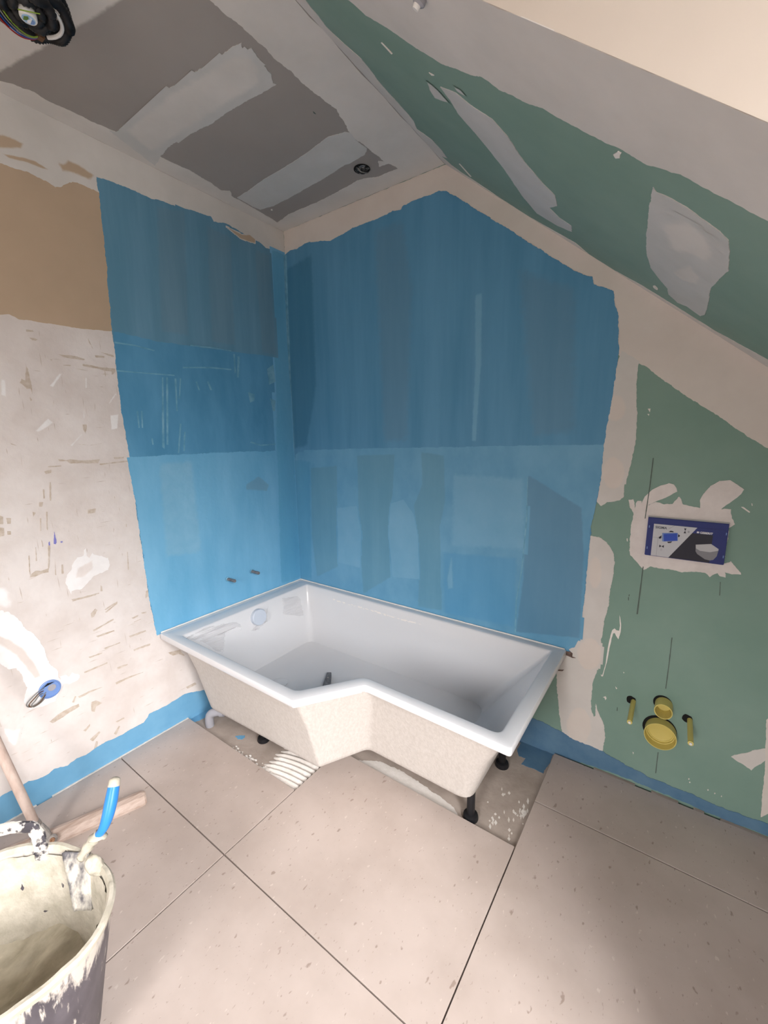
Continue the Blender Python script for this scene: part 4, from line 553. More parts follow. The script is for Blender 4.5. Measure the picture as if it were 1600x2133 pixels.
def inside_sd(px, py, poly):
    n = len(poly); d2 = np.full(px.shape, 1e9); ins = np.zeros(px.shape, bool)
    for i in range(n):
        x1, y1 = poly[i]; x2, y2 = poly[(i+1) % n]; ex, ey = x2-x1, y2-y1; L = ex*ex+ey*ey+1e-12
        t = np.clip(((px-x1)*ex+(py-y1)*ey)/L, 0, 1)
        d2 = np.minimum(d2, (px-x1-t*ex)**2+(py-y1-t*ey)**2)
        if y1 != y2:
            c = (y1 > py) != (y2 > py)
            ins ^= c & (px < (x2-x1)*(py-y1)/(y2-y1)+x1)
    return np.where(ins, 1, -1)*np.sqrt(d2)
BASE = {'left': 'old_plaster', 'back': 'green', 'ceil': 'board_grey', 'slope': 'green', 'screed': 'screed'}
def below(surf, layer, x, y):
    best = (-1, BASE[surf])
    for s2, _, mk2, l2, _, soft2, p2 in DATA:
        if s2 == surf and not soft2 and l2 < layer and l2 >= best[0] and inside_sd(np.array([x]), np.array([y]), p2)[0] > 0: best = (l2, mk2)
    return best[1]
def patch(surf, name, mk, layer, jag, soft, pts, seed):
    par, to3 = frame(surf); off = .0003+.0004*layer+(seed % 1000)*4e-7
    if soft:
        P = np.array(pts); lo = P.min(0)-soft*.6; hi = P.max(0)+soft*.6
        cs = max((hi-lo).max()/90, .003, min(soft*.5, .02))
        nx, ny = [int(math.ceil(v/cs))+1 for v in hi-lo]
        gx, gy = np.meshgrid(lo[0]+cs*np.arange(nx), lo[1]+cs*np.arange(ny), indexing='ij')
        cov = inside_sd(gx, gy, [tuple(p) for p in pts])/soft+.5
        keep = {}; verts = []; faces = []; att = []
        for i in range(nx-1):
            for j in range(ny-1):
                q = ((i, j), (i+1, j), (i+1, j+1), (i, j+1))
                if max(cov[a] for a in q) <= .1: continue
                f = []
                for a in q:
                    if a not in keep:
                        keep[a] = len(verts); x, y = float(gx[a]), float(gy[a])
                        if surf == 'back': x = min(max(x, .001), XW)
                        if surf == 'left': x = min(x, -.001)
                        verts.append(to3(x, y, off)); att.append(float(min(max(cov[a], -.3), 1.3)))
                    f.append(keep[a])
                faces.append(f)
        me = bpy.data.meshes.new(name); me.from_pydata(verts, [], faces)
        at = me.attributes.new('cover', 'FLOAT', 'POINT'); at.data.foreach_set('value', att)
        k_ = np.unravel_index(np.argmax(cov), cov.shape); me.materials.append(get(mk, below(surf, layer, float(gx[k_]), float(gy[k_]))))
        o = bpy.data.objects.new(name, me); COL.objects.link(o); o.parent = par
        return o
    k = mk if 'soft' not in SPEC[mk] else ('blue_pale_hard' if mk == 'blue_pale' else mk)
    ring = rag(pts, jag, max(.004, jag*1.3), seed)
    tris = tessellate_polygon([[Vector((p.x, p.y, 0)) for p in ring]])
    bm = bmesh.new()
    top = [bm.verts.new(to3(p.x, p.y, off)) for p in ring]; low = [bm.verts.new(to3(p.x, p.y, 0)) for p in ring]
    for t in tris:
        try: bm.faces.new([top[i] for i in t])
        except ValueError: pass
    n = len(ring)
    for i in range(n):
        try: bm.faces.new((top[i], low[i], low[(i+1) % n], top[(i+1) % n]))
        except ValueError: pass
    bmesh.ops.recalc_face_normals(bm, faces=bm.faces)
    return link(name, bm, get(k), par)
for i, (surf, name, mk, layer, jag, soft, pts) in enumerate(DATA):
    patch(surf, name, mk, layer, jag, soft, pts, i*3.7)

# fine trowel scratches over the old plaster, too small to pick apart
bm = bmesh.new()
for i in range(420):
    y = random.uniform(-1.75, -.30); z = random.uniform(.14, 1.75)
    lim = -.93 if z > .5 else -.72-(.5-z)*.1
    if y > lim: continue
    hz = random.random() < (.85 if z < .62 else .35)
    L_ = random.uniform(.008, .05) if hz else random.uniform(.01, .06); t = random.uniform(.0006, .0016)
    d = Vector((0, 1, random.uniform(-.08, .08))) if hz else Vector((0, random.uniform(-.06, .06), 1))
    d.normalize(); nn = Vector((0, -d.z, d.y))
    a = Vector((.0011, y, z)); b = a+d*L_; m_ = (a+b)/2+nn*t
    vs = [bm.verts.new(p) for p in (a, m_-nn*2*t, b, m_)]
    bm.faces.new(vs)
bmesh.ops.recalc_face_normals(bm, faces=bm.faces)
stuff(link('plaster_scratches', bm, get('scratch'), wall_left))

# ------------------------------------------------------------------ floor tiles, each one a part of the floor
TM = tile_mat()
G = .0021
def tile(poly):
    bm = bmesh.new(); n = len(poly)
    prism(bm, [(x, y, -.0105) for x, y in poly], (0, 0, .0105))
    te = [e for e in bm.edges if all(abs(v.co.z) < 1e-6 for v in e.verts)]
    bmesh.ops.bevel(bm, geom=te, offset=.0005, segments=1, affect='EDGES')
    link('tile', bm, TM, floor)
def rt(x0, x1, y0, y1): tile([(x0+G, y0+G), (x1-G, y0+G), (x1-G, y1-G), (x0+G, y1-G)])
gx = (.77, 1.5623); gA = -1.1155
rt(.008, gx[0], gA, -.797)                       # cut tile beside the bath
rt(.008, gx[0], gA-.8, gA); rt(.008, gx[0], gA-1.6, gA-.8)
rt(gx[0], gx[1], gA, -.531)                      # cut tile in front of the bath
rt(gx[0], gx[1], gA-.8, gA); rt(gx[0], gx[1], gA-1.6, gA-.8)
rt(gx[1], XW-.004, -.3107, -.012); rt(gx[1], XW-.004, gA, -.3107)
rt(gx[1], XW-.004, gA-.8, gA); rt(gx[1], XW-.004, gA-1.6, gA-.8)
for b, a in ((gA-1.6, YB),): rt(.008, gx[0], a, b); rt(gx[0], gx[1], a, b); rt(gx[1], XW-.004, a, b)
# pale mortar along the wall joints
bm = bmesh.new()
for i in range(70):
    x = 1.72+.55*i/70; wd = .004+.005*abs(noise.noise(Vector((x*30, 2, 0))))
    if noise.noise(Vector((x*14, 8, 1))) < -.12: continue
    box(bm, (x, -.012-wd*.4, -.012), (x+.0082, -.002, .0005+.001*noise.noise(Vector((x*60, 0, 0)))))
stuff(link('mortar_crumbs', bm, get('screed'), floor))
bm = bmesh.new()
for i in range(60):
    y = -1.55+.75*i/60
    if noise.noise(Vector((y*9, 3, 1))) < -.25: continue
    box(bm, (.0005, y, -.012), (.0085, y+.0128, .0015+.001*noise.noise(Vector((y*60, 0, 0)))))
stuff(link('mortar_crumbs', bm, get('adhesive'), floor))

# combed tile adhesive left bare beside the bath corner
bm = bmesh.new(); nx, ny = 60, 48; g = []
for i in range(nx):
    row = []
    for j in range(ny):
        a = i/(nx-1); b = j/(ny-1)
        x = .50+.262*a; y = -.795+.20*b
        edge = .10*noise.noise(Vector((y*20, 3, 0)))
        ph = (y+.055*(a-1)**2*1.2)*2*math.pi/.0235
        fade = max(0, min(1, (a-.12-edge*2-.25*max(0, .35-b))*6))
        z = ZS+.0003+fade*(.0045+.0045*math.sin(ph)+.0012*noise.noise(Vector((x*90, y*90, 0))))-(1-fade)*.002
        row.append(bm.verts.new((x, y, z)))
    g.append(row)
for i in range(nx-1):
    for j in range(ny-1): bm.faces.new((g[i][j], g[i+1][j], g[i+1][j+1], g[i][j+1]))
bmesh.ops.recalc_face_normals(bm, faces=bm.faces)
stuff(link('combed_adhesive', bm, get('adhesive'), floor, smooth=True))
bm = bmesh.new()
for i in range(46):
    x = random.uniform(.33, .62); y = -.794+abs(random.gauss(0, .012))+max(0, (x-.45))*.06*random.random(); s = random.uniform(.002, .007)
    bmesh.ops.create_icosphere(bm, subdivisions=1, radius=s, matrix=Matrix.Translation((x, y, ZS+s*.45)) @ Matrix.Diagonal((1.5, .9, .6, 1)))
stuff(link('adhesive_crumbs', bm, get('adhesive'), floor))

# ------------------------------------------------------------------ L-shaped bath
def rpoly(pts, rad, n=5):
    """2D polygon with rounded corners, n+1 points per corner"""
    out = []; m = len(pts)
    for i in range(m):
        p0, p1, p2 = Vector(pts[i-1]), Vector(pts[i]), Vector(pts[(i+1) % m])
        a = (p0-p1).normalized(); b = (p2-p1).normalized(); r = rad[i] if isinstance(rad, (list, tuple)) else rad
        ang = a.angle(b); t = r/math.tan(ang/2); s = p1+a*t; e = p1+b*t
        for k in range(n+1):
            u = k/n; out.append((1-u)**2*s+2*u*(1-u)*p1+u*u*e)
    return out
def loft(bm, loops, cap0=True, cap1=True):
    rings = [[bm.verts.new((p.x, p.y, z)) for p in l] for l, z in loops]
    n = len(rings[0])
    for A, B in zip(rings, rings[1:]):
        for k in range(n): bm.faces.new((A[k], A[(k+1) % n], B[(k+1) % n], B[k]))
    for Rr, c in ((rings[0], cap0), (rings[-1], cap1)):
        if c:
            f = bm.faces.new(Rr); bmesh.ops.triangulate(bm, faces=[f])
    bmesh.ops.recalc_face_normals(bm, faces=bm.faces)
bath = empty('bathtub')
tag(bath, 'white L-shaped shower bath with unpanelled beige underside standing on black feet in the corner', 'bathtub')
RZ = .494
OT = [(.096,-.03),(1.553,-.03),(1.553,-.668),(1.062,-.660),(.878,-.866),(.096,-.866)]
OB = [(.112,-.07),(1.408,-.07),(1.408,-.560),(.957,-.560),(.858,-.748),(.112,-.778)]
lerp = lambda A, B, t: [((a[0]+(b[0]-a[0])*t), (a[1]+(b[1]-a[1])*t)) for a, b in zip(A, B)]
def inset(pts, d):
    out = []; m = len(pts)
    area = sum(pts[i-1][0]*pts[i][1]-pts[i][0]*pts[i-1][1] for i in range(m)); sg = 1 if area > 0 else -1
    for i in range(m):
        p0, p1, p2 = Vector(pts[i-1]), Vector(pts[i]), Vector(pts[(i+1) % m])
        a = (p1-p0).normalized(); b = (p2-p1).normalized()
        na = Vector((-a.y, a.x))*sg; nb = Vector((-b.y, b.x))*sg; k = na+nb
        out.append(tuple(p1+k*(d/(.5*k.length_squared))))
    return out
bm = bmesh.new()
rad = [.03,.05,.055,.045,.022,.085]
loft(bm, [(rpoly(inset(OB, .04), rad), .098), (rpoly(inset(OB, .012), rad), .100), (rpoly(inset(OB, .003), rad), .108),
          (rpoly(OB, rad), .124), (rpoly(lerp(OB, OT, .5), rad), .325), (rpoly(OT, rad), .470)], cap1=False)
link('shell', bm, get('fibreglass'), bath, smooth=40)
RO = [(.006,-.006),(1.581,-.006),(1.581,-.690),(1.043,-.677),(.896,-.891),(.006,-.891)]
RI = [(.108,-.052),(1.534,-.052),(1.534,-.648),(1.010,-.638),(.862,-.846),(.118,-.846)]
FL = [(.158,-.092),(1.27,-.092),(1.27,-.545),(.945,-.545),(.80,-.735),(.158,-.755)]
ro = [.003,.003,.012,.02,.014,.010]; ri = [.012,.012,.03,.05,.045,.012]; rf = [.05,.08,.08,.08,.06,.07]
bm = bmesh.new()
loft(bm, [(rpoly(inset(RO, .025), ro), .4655), (rpoly(inset(RO, .001), ro), .4655), (rpoly(RO, ro), .468), (rpoly(RO, ro), .488), (rpoly(inset(RO, .0015), ro), .4925), (rpoly(inset(RO, .005), ro), RZ),
          (rpoly(inset(RI, -.004), ri), RZ), (rpoly(RI, ri), .4925), (rpoly(inset(RI, .004), ri), .486),
          (rpoly(lerp(RI, FL, .45), [.03,.05,.06,.06,.05,.06]), .34), (rpoly(lerp(RI, FL, .9), rf), .185), (rpoly(lerp(RI, FL, .97), rf), .158), (rpoly(inset(FL, .03), rf), .149), (rpoly(inset(FL, .09), rf), .1475)], cap0=False)
basin = link('basin', bm, get('acrylic'), bath, smooth=40); basin['label'] = 'glossy white acrylic basin and flat rim'
# overflow cover and drain cover
def on_end(t):   # point on the sloping left inside wall at height share t
    return None
bm = bmesh.new(); lathe(bm, [(.0, 0), (.043, 0), (.043, .020), (.040, .0235), (.0, .0235)], (.125, -.437, .433), (1, 0, .14), 32)
link('overflow_cover', bm, get('cap_grey'), bath, smooth=40)
bm = bmesh.new(); lathe(bm, [(.0, -.004), (.040, -.004), (.043, .004), (.036, .007), (.0, .008)], (.338, -.492, .148), (0, 0, 1), 32)
link('drain_cover', bm, get('acrylic'), bath, smooth=40)
for x, y in ((1.386,-.50), (1.393,-.19), (.424,-.672), (.43,-.20)):
    bm = bmesh.new(); tube(bm, [(x,y,ZS+.02),(x,y,.13)], .015, 14)
    leg = link('leg', bm, get('black_plastic'), bath, smooth=40)
    bm = bmesh.new(); lathe(bm, [(.0, 0), (.028, 0), (.029, .006), (.026, .018), (.018, .022), (.0, .022)], (x, y, ZS), (0, 0, 1), 20)
    link('foot', bm, get('black_plastic'), leg, smooth=40)
# white sealant bead where the rim meets the walls
bm = bmesh.new()
pts = [(.0085, -.885+.885*i/40, RZ+.001+.0012*noise.noise(Vector((i*.9, 0, 0)))) for i in range(40)]+[(.0095,-.0095,RZ+.002)]+[(.0095+1.565*i/60, -.0085, RZ+.001+.001*noise.noise(Vector((i*.9, 5, 0)))) for i in range(1, 61)]
tube(bm, pts, [.0030+.0014*abs(noise.noise(Vector((i*.35, 1, 2)))) for i in range(len(pts))], 6)
link('sealant_bead', bm, get('white_splash'), bath, smooth=True)
# torn protective film still clinging to the inside
fm = bpy.data.materials.new('clear_film'); fm.use_nodes = True
n_ = fm.node_tree.nodes; l_ = fm.node_tree.links; p_ = n_['Principled BSDF']; p_.inputs['Base Color'].default_value = (.80,.78,.79,1); p_.inputs['Roughness'].default_value = .12
t_ = n_.new('ShaderNodeBsdfTransparent'); x_ = n_.new('ShaderNodeMixShader'); x_.inputs[0].default_value = .3
l_.new(t_.outputs[0], x_.inputs[1]); l_.new(p_.outputs[0], x_.inputs[2]); l_.new(x_.outputs[0], n_['Material Output'].inputs['Surface'])
def wall_pt(a, z, d):     # a = y along left inside wall, z height, d stand-off
    t = (RZ-z)/(RZ-.175)*.9
    return Vector((.113+(.158-.113)*t+d, a, z))
def film(ring, lift, seed):
    c = [Vector(p) for p in ring]; ring2 = rag(c, .004, .006, seed)
    tris = tessellate_polygon([[Vector((p.x, p.y, 0)) for p in ring2]])
    bm = bmesh.new(); vs = []
    for p in ring2: vs.append(bm.verts.new(wall_pt(p.x, p.y, .004)))
    for t in tris:
        try: bm.faces.new([vs[i] for i in t])
        except ValueError: pass
    bmesh.ops.subdivide_edges(bm, edges=bm.edges[:], cuts=2, use_grid_fill=True)
    for v in bm.verts:
        f = noise.noise(v.co*55+Vector((seed, 0, 0)))+.6*noise.noise(v.co*130)
        v.co.x += abs(f)*lift
    bmesh.ops.recalc_face_normals(bm, faces=bm.faces)
    link('protective_film', bm, fm, bath)
film([(-.84,.478),(-.80,.482),(-.73,.488),(-.64,.47),(-.58,.462),(-.545,.43),(-.55,.40),(-.565,.43),(-.60,.43),(-.635,.425),(-.655,.36),(-.665,.335),(-.70,.36),(-.745,.415),(-.77,.44),(-.80,.455)], .016, 1.3)
film([(-.49,.375),(-.47,.385),(-.44,.40),(-.41,.405),(-.385,.43),(-.36,.47),(-.375,.42),(-.38,.39),(-.42,.375),(-.44,.365),(-.46,.37)], .010, 4.1)
film([(-.26,.478),(-.24,.47),(-.15,.455),(-.13,.43),(-.12,.33),(-.15,.335),(-.21,.36),(-.27,.39),(-.255,.43)], .010, 8.2)
# ragged plaster smudges along the back inside wall
bm = bmesh.new()
for i in range(60):
    x = .30+.62*random.random(); z = .445+.006*random.random()
    t = (RZ-z)/(RZ-.175)*.9; y = -.052-(.092-.052)*t-.003
    L_ = random.uniform(.004, .016); h = random.uniform(.001, .004)
    vs = [bm.verts.new((x+a*L_, y-.0003-(c*h)*.4, z-c*h)) for a, c in ((-1, 0), (0, -.8), (1, .2), (.2, 1))]; bm.faces.new(vs)
stuff(link('film_crumbs', bm, get('white_splash'), bath))

# dark tool lying in the bath
t = empty('plastic_wedge'); tag(t, 'dark grey tapered wedge lying inside the white bath near the step', 'wedge')
bm = bmesh.new()
a0, a1 = Vector((.505,-.302,.150)), Vector((.595,-.425,.150)); d = (a1-a0).normalized(); sd = Vector((-d.y, d.x, 0))
prism(bm, [a0+sd*.012, a0-sd*.012, a1-sd*.022, a1+sd*.022], (0, 0, .022)); bmesh.ops.bevel(bm, geom=bm.edges[:], offset=.002, segments=2, affect='EDGES')
link('wedge_body', bm, get('dark_metal'), t, smooth=40)
bm = bmesh.new(); lathe(bm, [(.0, 0), (.004, 0), (.004, .004), (.0, .0045)], a0.lerp(a1, .35)+Vector((0, 0, .0215)), (0, 0, 1), 12); link('pin', bm, get('steel'), t)

# waste pipe rising from the screed under the bath
t = empty('waste_pipe'); tag(t, 'grey plastic waste elbow rising from the floor under the end of the bath', 'pipe')
bm = bmesh.new(); tube(bm, smooth_path([(.125,-.758,ZS-.01),(.125,-.758,.02),(.135,-.752,.048),(.165,-.735,.062),(.215,-.705,.066),(.36,-.62,.070)], 6), .0205, 16); link('pipe_bend', bm, get('pipe_grey'), t, smooth=40)
bm = bmesh.new(); q0 = Vector((.175,-.729,.0635)); qd = Vector((.05,.03,.004)).normalized(); lathe(bm, [(.0205, 0), (.0245, .001), (.0245, .022), (.0205, .024)], q0, qd, 20); link('collar', bm, get('pipe_grey'), t, smooth=40)

# ------------------------------------------------------------------ plumbing stubs on the blue wall
for y, lab in ((-.365, 'dark capped water stub on the blue wall above the bath, nearer the corner'), (-.517, 'dark capped water stub on the blue wall above the bath, farther from the corner')):
    t = empty('pipe_stub'); tag(t, lab, 'pipe', 'water stubs above the bath')
    bm = bmesh.new(); tube(bm, [(-.005,y,.644),(.052,y+.004,.643)], .0078, 14); link('threaded_pipe', bm, get('dark_metal'), t, smooth=40)
    bm = bmesh.new(); lathe(bm, [(.0079, 0), (.012, .0005), (.012, .002), (.0079, .0035)], (.0055, y, .644), (1, 0, 0), 14)
    for v in bm.verts: v.co += Vector((0, noise.noise(v.co*150), noise.noise(v.co*170)))*.005
    link('plaster_collar', bm, get('blue_pale_hard'), t)
    bm = bmesh.new(); lathe(bm, [(.0, 0), (.0088, 0), (.0088, .010), (.0078, .012), (.0, .012)], (.050, y+.004, .643), (1, .06, 0), 8); link('end_cap', bm, get('dark_metal'), t, smooth=40)

# ------------------------------------------------------------------ socket box in the left wall
t = empty('junction_box'); tag(t, 'blue round socket box set in white plaster on left wall with looped wires', 'junction box')
bm = bmesh.new(); lathe(bm, [(.028, -.006), (.0345, -.006), (.0355, .004), (.032, .0055), (.0300, .003), (.0290, -.002)], (.003, -1.314, .438), (1, 0, 0), 32); link('box_body', bm, get('box_blue'), t, smooth=40)
bm = bmesh.new(); lathe(bm, [(.0, 0), (.0305, 0), (.0305, .002), (.0, .002)], (.0022, -1.314, .438), (1, 0, 0), 32); link('box_bottom', bm, get('box_blue'), t)
bm = bmesh.new(); lathe(bm, [(.0, 0), (.013, 0), (.013, .0012), (.0, .0012)], (.0042, -1.307, .441), (1, 0, 0), 24); link('knockout', bm, get('pipe_grey'), t)
bm = bmesh.new(); prism(bm, [(.0043,-1.335,.452),(.0043,-1.318,.464),(.0043,-1.296,.460),(.0043,-1.318,.455)], (.0009,0,0)); link('cable_opening', bm, get('hole'), t)
for k, mk in enumerate(('wire_grey', 'wire_brown', 'wire_grey')):
    y0 = -1.338-.002*k; z0 = .448-.009*k; s = 1-.16*k
    bm = bmesh.new(); tube(bm, smooth_path([(.0,y0+.012,z0),(.012,y0-.008,z0+.003),(.022,y0-.034*s,z0-.006),(.026,y0-.054*s,z0-.022*s),(.024,y0-.046*s,z0-.038*s),(.018,y0-.018*s,z0-.038*s),(.008,y0+.004,z0-.022),(-.001,y0+.016,z0-.012)], 6), .0018, 8); link('wire', bm, get(mk), t, smooth=True)

# ------------------------------------------------------------------ flush box with its printed cover
fb = empty('flush_box'); tag(fb, 'navy blue flush plate box with printed cover, set in plaster on green wall', 'flush box')
X0, X1, Z0, Z1, YF = 1.8205, 2.0460, .9435, 1.0830, -.015
bm = bmesh.new(); box(bm, (X0, YF, Z0), (X1, .03, Z1), .0015); link('box_body', bm, get('navy'), fb)
bm = bmesh.new(); box(bm, (X0-.002, -.010, Z1), (X1+.002, .02, Z1+.003), .001); link('top_lip', bm, get('compound_grey'), fb)
def fp(u, v, d): return (X0+(X1-X0)*u, YF-d, Z1-(Z1-Z0)*v)    # u, v shares of the cover
def flat(name, poly, mk, d, parent, th=.0006):
    bm = bmesh.new(); prism(bm, [fp(u, v, d-th) for u, v in poly], (0, -th, 0)); return link(name, bm, get(mk), parent)
cov = flat('cover_print', [(.085,.155),(.94,.155),(.94,.985),(.085,.985)], 'label_dark', .0008, fb, .0008)
flat('print_field', [(.085,.155),(.635,.155),(.32,.985),(.085,.985)], 'label_light', .0014, cov)
flat('print_edge', [(.83,.155),(.94,.155),(.94,.985),(.83,.985)], 'navy', .0014, cov)
flat('print_header', [(.63,.155),(.94,.155),(.94,.30),(.575,.30)], 'navy', .0012, cov)
flat('print_line', [(.085,.50),(.16,.50),(.16,.507),(.085,.507)], 'label_line', .0018, cov)
flat('print_line', [(.155,.50),(.16,.50),(.16,.985),(.155,.985)], 'label_line', .0018, cov)
flat('print_line', [(.35,.155),(.36,.155),(.29,.245),(.28,.245)], 'label_line', .0018, cov)
flat('plate_picture', [(.205,.37),(.395,.33),(.405,.335),(.415,.53),(.23,.59),(.215,.585)], 'label_blue_edge', .0019, cov)
flat('plate_picture', [(.225,.395),(.395,.345),(.408,.53),(.238,.58)], 'label_blue', .0024, cov)
for pg in ([(.285,.33),(.31,.29),(.345,.30),(.35,.325)], [(.165,.49),(.20,.435),(.20,.51),(.175,.53)], [(.41,.36),(.435,.39),(.43,.42),(.412,.44)], [(.28,.585),(.345,.56),(.33,.60),(.295,.615)],
           [(.475,.20),(.505,.20),(.49,.26)], [(.475,.32),(.505,.32),(.49,.26)], [(.185,.68),(.215,.715),(.185,.75)], [(.245,.68),(.215,.715),(.245,.75)]):
    flat('arrow_mark', pg, 'label_dark', .0024, cov)
flat('toilet_picture', [(.645,.60),(.86,.55),(.955,.68),(.955,.70),(.85,.745),(.70,.715),(.65,.66)][:0] or [(.64,.575),(.82,.515),(.915,.62),(.915,.66),(.82,.72),(.70,.715),(.648,.665)], 'ceramic', .0026, cov)
flat('toilet_picture', [(.642,.60),(.648,.665),(.70,.715),(.82,.72),(.915,.66),(.905,.80),(.87,.90),(.83,.925),(.77,.91),(.67,.80),(.648,.74)], 'ceramic_low', .0021, cov)
for u in (.02, .975):
    for v in (.24, .80):
        flat('clip_slot', [(u,v-.03),(u+.012,v-.03),(u+.012,v+.03),(u,v+.03)], 'label_blue_edge', .0008, fb, .0008)
def text(body, u, v, size, mk, parent, name='print_lettering', bold=.0):
    cu = bpy.data.curves.new(name, 'FONT'); cu.body = body; cu.size = size; cu.extrude = .0002; cu.offset = bold
    to = bpy.data.objects.new('text_tmp', cu); COL.objects.link(to)
    dg = bpy.context.evaluated_depsgraph_get(); me = bpy.data.meshes.new_from_object(to.evaluated_get(dg)); bpy.data.objects.remove(to)
    me.materials.clear(); me.materials.append(get(mk)); me.transform(Matrix.Translation(fp(u, v, .0026)) @ Matrix.Rotation(R(90), 4, 'X'))
    me.name = name; o = bpy.data.objects.new(name, me); COL.objects.link(o); o.parent = parent; return o
text('SIGMA', .108, .265, .0118, 'label_text', cov, bold=.0003)
flat('logo_square', [(.635,.245),(.662,.245),(.662,.285),(.635,.285)], 'label_white', .0024, cov)
text('GEBERIT', .672, .288, .0092, 'label_white', cov, bold=.0003)
text('0', .525, .30, .0095, 'label_text', cov); text('0', .205, .83, .0095, 'label_line', cov)

# ------------------------------------------------------------------ yellow protection parts of the toilet frame
def cap(name, lab, x, z, r, dep, ridge):
    t = empty(name); tag(t, lab, 'pipe cap')
    prof = [(.0, .004), (r*.985, .004)] if 0 else []
    bm = bmesh.new()
    pr = [(r*.97, -.01), (r*.985, dep*.55), (r, dep-.001), (r, dep), (r-.0028, dep), (r-.0032, dep-.003)]
    if ridge: pr += [(r*.91, dep*.34), (r*.85, dep*.32), (r*.84, dep*.16), (r*.77, dep*.15), (r*.76, .005), (r*.70, .0035), (.0, .003)]
    else: pr += [(r*.84, dep*.45), (r*.78, dep*.12), (r*.30, dep*.06), (.0, dep*.05)]
    lathe(bm, pr, (x, 0, z), (0, -1, 0), 36); link('cap_body', bm, get('yellow'), t, smooth=40)
    bm = bmesh.new(); lathe(bm, [(.0, 0), (r*1.07, 0), (r*1.07, .0008), (.0, .0008)], (x-.004, -.0008, z+.003), (0, -1, 0), 28); link('wall_hole', bm, get('hole'), t)
cap('flush_pipe_cap', 'small yellow open cap on the green wall, above the large one', 1.931, .377, .0285, .055, False)
cap('drain_pipe_cap', 'large yellow round cap with inner rings, low on the green wall', 1.9305,   .2665, .0515, .043, True)
for x, z, dx, dz, lab in ((1.834,.352,.001,-.002,'yellow bolt sleeve on the green wall, left of the caps'), (2.013,.346,.002,.0,'yellow bolt sleeve on the green wall, right of the caps')):
    t = empty('bolt_sleeve'); tag(t, lab, 'bolt', 'yellow bolt sleeves')
    bm = bmesh.new(); L_ = .145; tube(bm, [(x,.01,z),(x+dx*.5,-L_*.5,z+dz*.5),(x+dx,-L_,z+dz)], .0085, 14); link('sleeve', bm, get('yellow'), t, smooth=40)
    bm = bmesh.new(); lathe(bm, [(.0, 0), (.0045, 0), (.0045, .004), (.0, .0045)], (x+dx, -L_, z+dz), (0, -1, 0), 12); link('tip', bm, get('white_plastic'), t)
    bm = bmesh.new(); lathe(bm, [(.0, 0), (.016, 0), (.016, .0008), (.0, .0008)], (x-.008, -.001, z+.002), (0, -1, 0), 18)
    for v in bm.verts: v.co += Vector((noise.noise(v.co*120), 0, noise.noise(v.co*140)))*.003
    link('wall_hole', bm, get('hole'), t)

# ------------------------------------------------------------------ ceiling: cable coil, cut hole
cc = empty('cable_coil'); tag(cc, 'black coiled corrugated conduit with loose coloured wires hanging from the ceiling', 'cable coil')
def corr(name, pts, r, mk, parent):
    """corrugated hose: radius alternates along the path"""
    P_ = smooth_path(pts, 1); d = [P_[0]]
    # resample at 2.2 mm
    acc = 0; st = .003
    for a, b in zip(P_, P_[1:]):
        L_ = (b-a).length; s = st-acc
        while s <= L_: d.append(a+(b-a)*(s/L_)); s += st
        acc = (acc+L_) % st
    bm = bmesh.new(); tube(bm, d, [r*(1 if k % 2 else .8) for k in range(len(d))], 10); link(name, bm, get(mk), parent, smooth=True)
CX, CY, CZ = .585, -1.285, 2.345
def ringpts(cx, cy, cz, r0, r1, a0, a1, n, tx=0, ty=0):
    return [(cx+(r0+(r1-r0)*k/n)*math.cos(a0+(a1-a0)*k/n), cy+(r0+(r1-r0)*k/n)*math.sin(a0+(a1-a0)*k/n), cz+.004*math.sin(k*.7)+tx*math.cos(a0+(a1-a0)*k/n)+ty*math.sin(a0+(a1-a0)*k/n)) for k in range(n+1)]
corr('conduit', ringpts(CX, CY, CZ, .026, .029, 0, 2.1*math.pi, 48), .0108, 'black_plastic', cc)
corr('conduit', ringpts(CX, CY, CZ+.001, .044, .048, .6, .6+2.1*math.pi, 60), .0115, 'black_plastic', cc)
corr('conduit', ringpts(CX-.034, CY+.018, CZ+.026, .072, .075, 1.2, 1.2+2.05*math.pi, 64), .0118, 'black_plastic', cc)
corr('conduit', ringpts(CX-.034, CY+.018, CZ+.047, .068, .071, 2.2, 2.2+2.05*math.pi, 64), .0118, 'black_plastic', cc)
bm = bmesh.new(); lathe(bm, [(.0, 0), (.0155, 0), (.017, .003), (.0165, .03), (.014, .05), (.0, .05)], (CX, CY, CZ-.018), (0, 0, 1), 28); link('spool_core', bm, get('white_plastic'), cc, smooth=40)
bm = bmesh.new(); lathe(bm, [(.0, 0), (.0125, 0), (.0125, .001), (.0, .001)], (CX, CY, CZ-.0192), (0, 0, 1), 28); sk = link('reflection_disc', bm, get('reflected_sky'), cc)  # blue sky reflection in the tube end, painted as a coloured disc
zc = CZ-.0195
for k_, (mk, ring) in enumerate((('label_white', [(-.010,.000),(-.004,-.002),(.005,.002),(.010,-.001),(.009,.004),(-.008,.005)]), ('reflected_green', [(-.008,-.008),(.003,-.010),(.009,-.004),(.004,-.001),(-.004,-.003)]), ('box_blue', [(-.007,.006),(.007,.005),(.004,.010),(-.003,.0108)]))):
    bm = bmesh.new(); prism(bm, [(CX+a_, CY+b_, zc-.0002*k_) for a_, b_ in ring], (0,0,-.0004)); link('reflection_spot', bm, get(mk), sk)
bm = bmesh.new(); tube(bm, [(CX-.034+.0595*math.cos(a_), CY+.018+.0595*math.sin(a_), CZ+.020) for a_ in [.3+2.0*k/14 for k in range(15)]], .0042, 8); link('white_hose', bm, get('white_plastic'), cc, smooth=40)
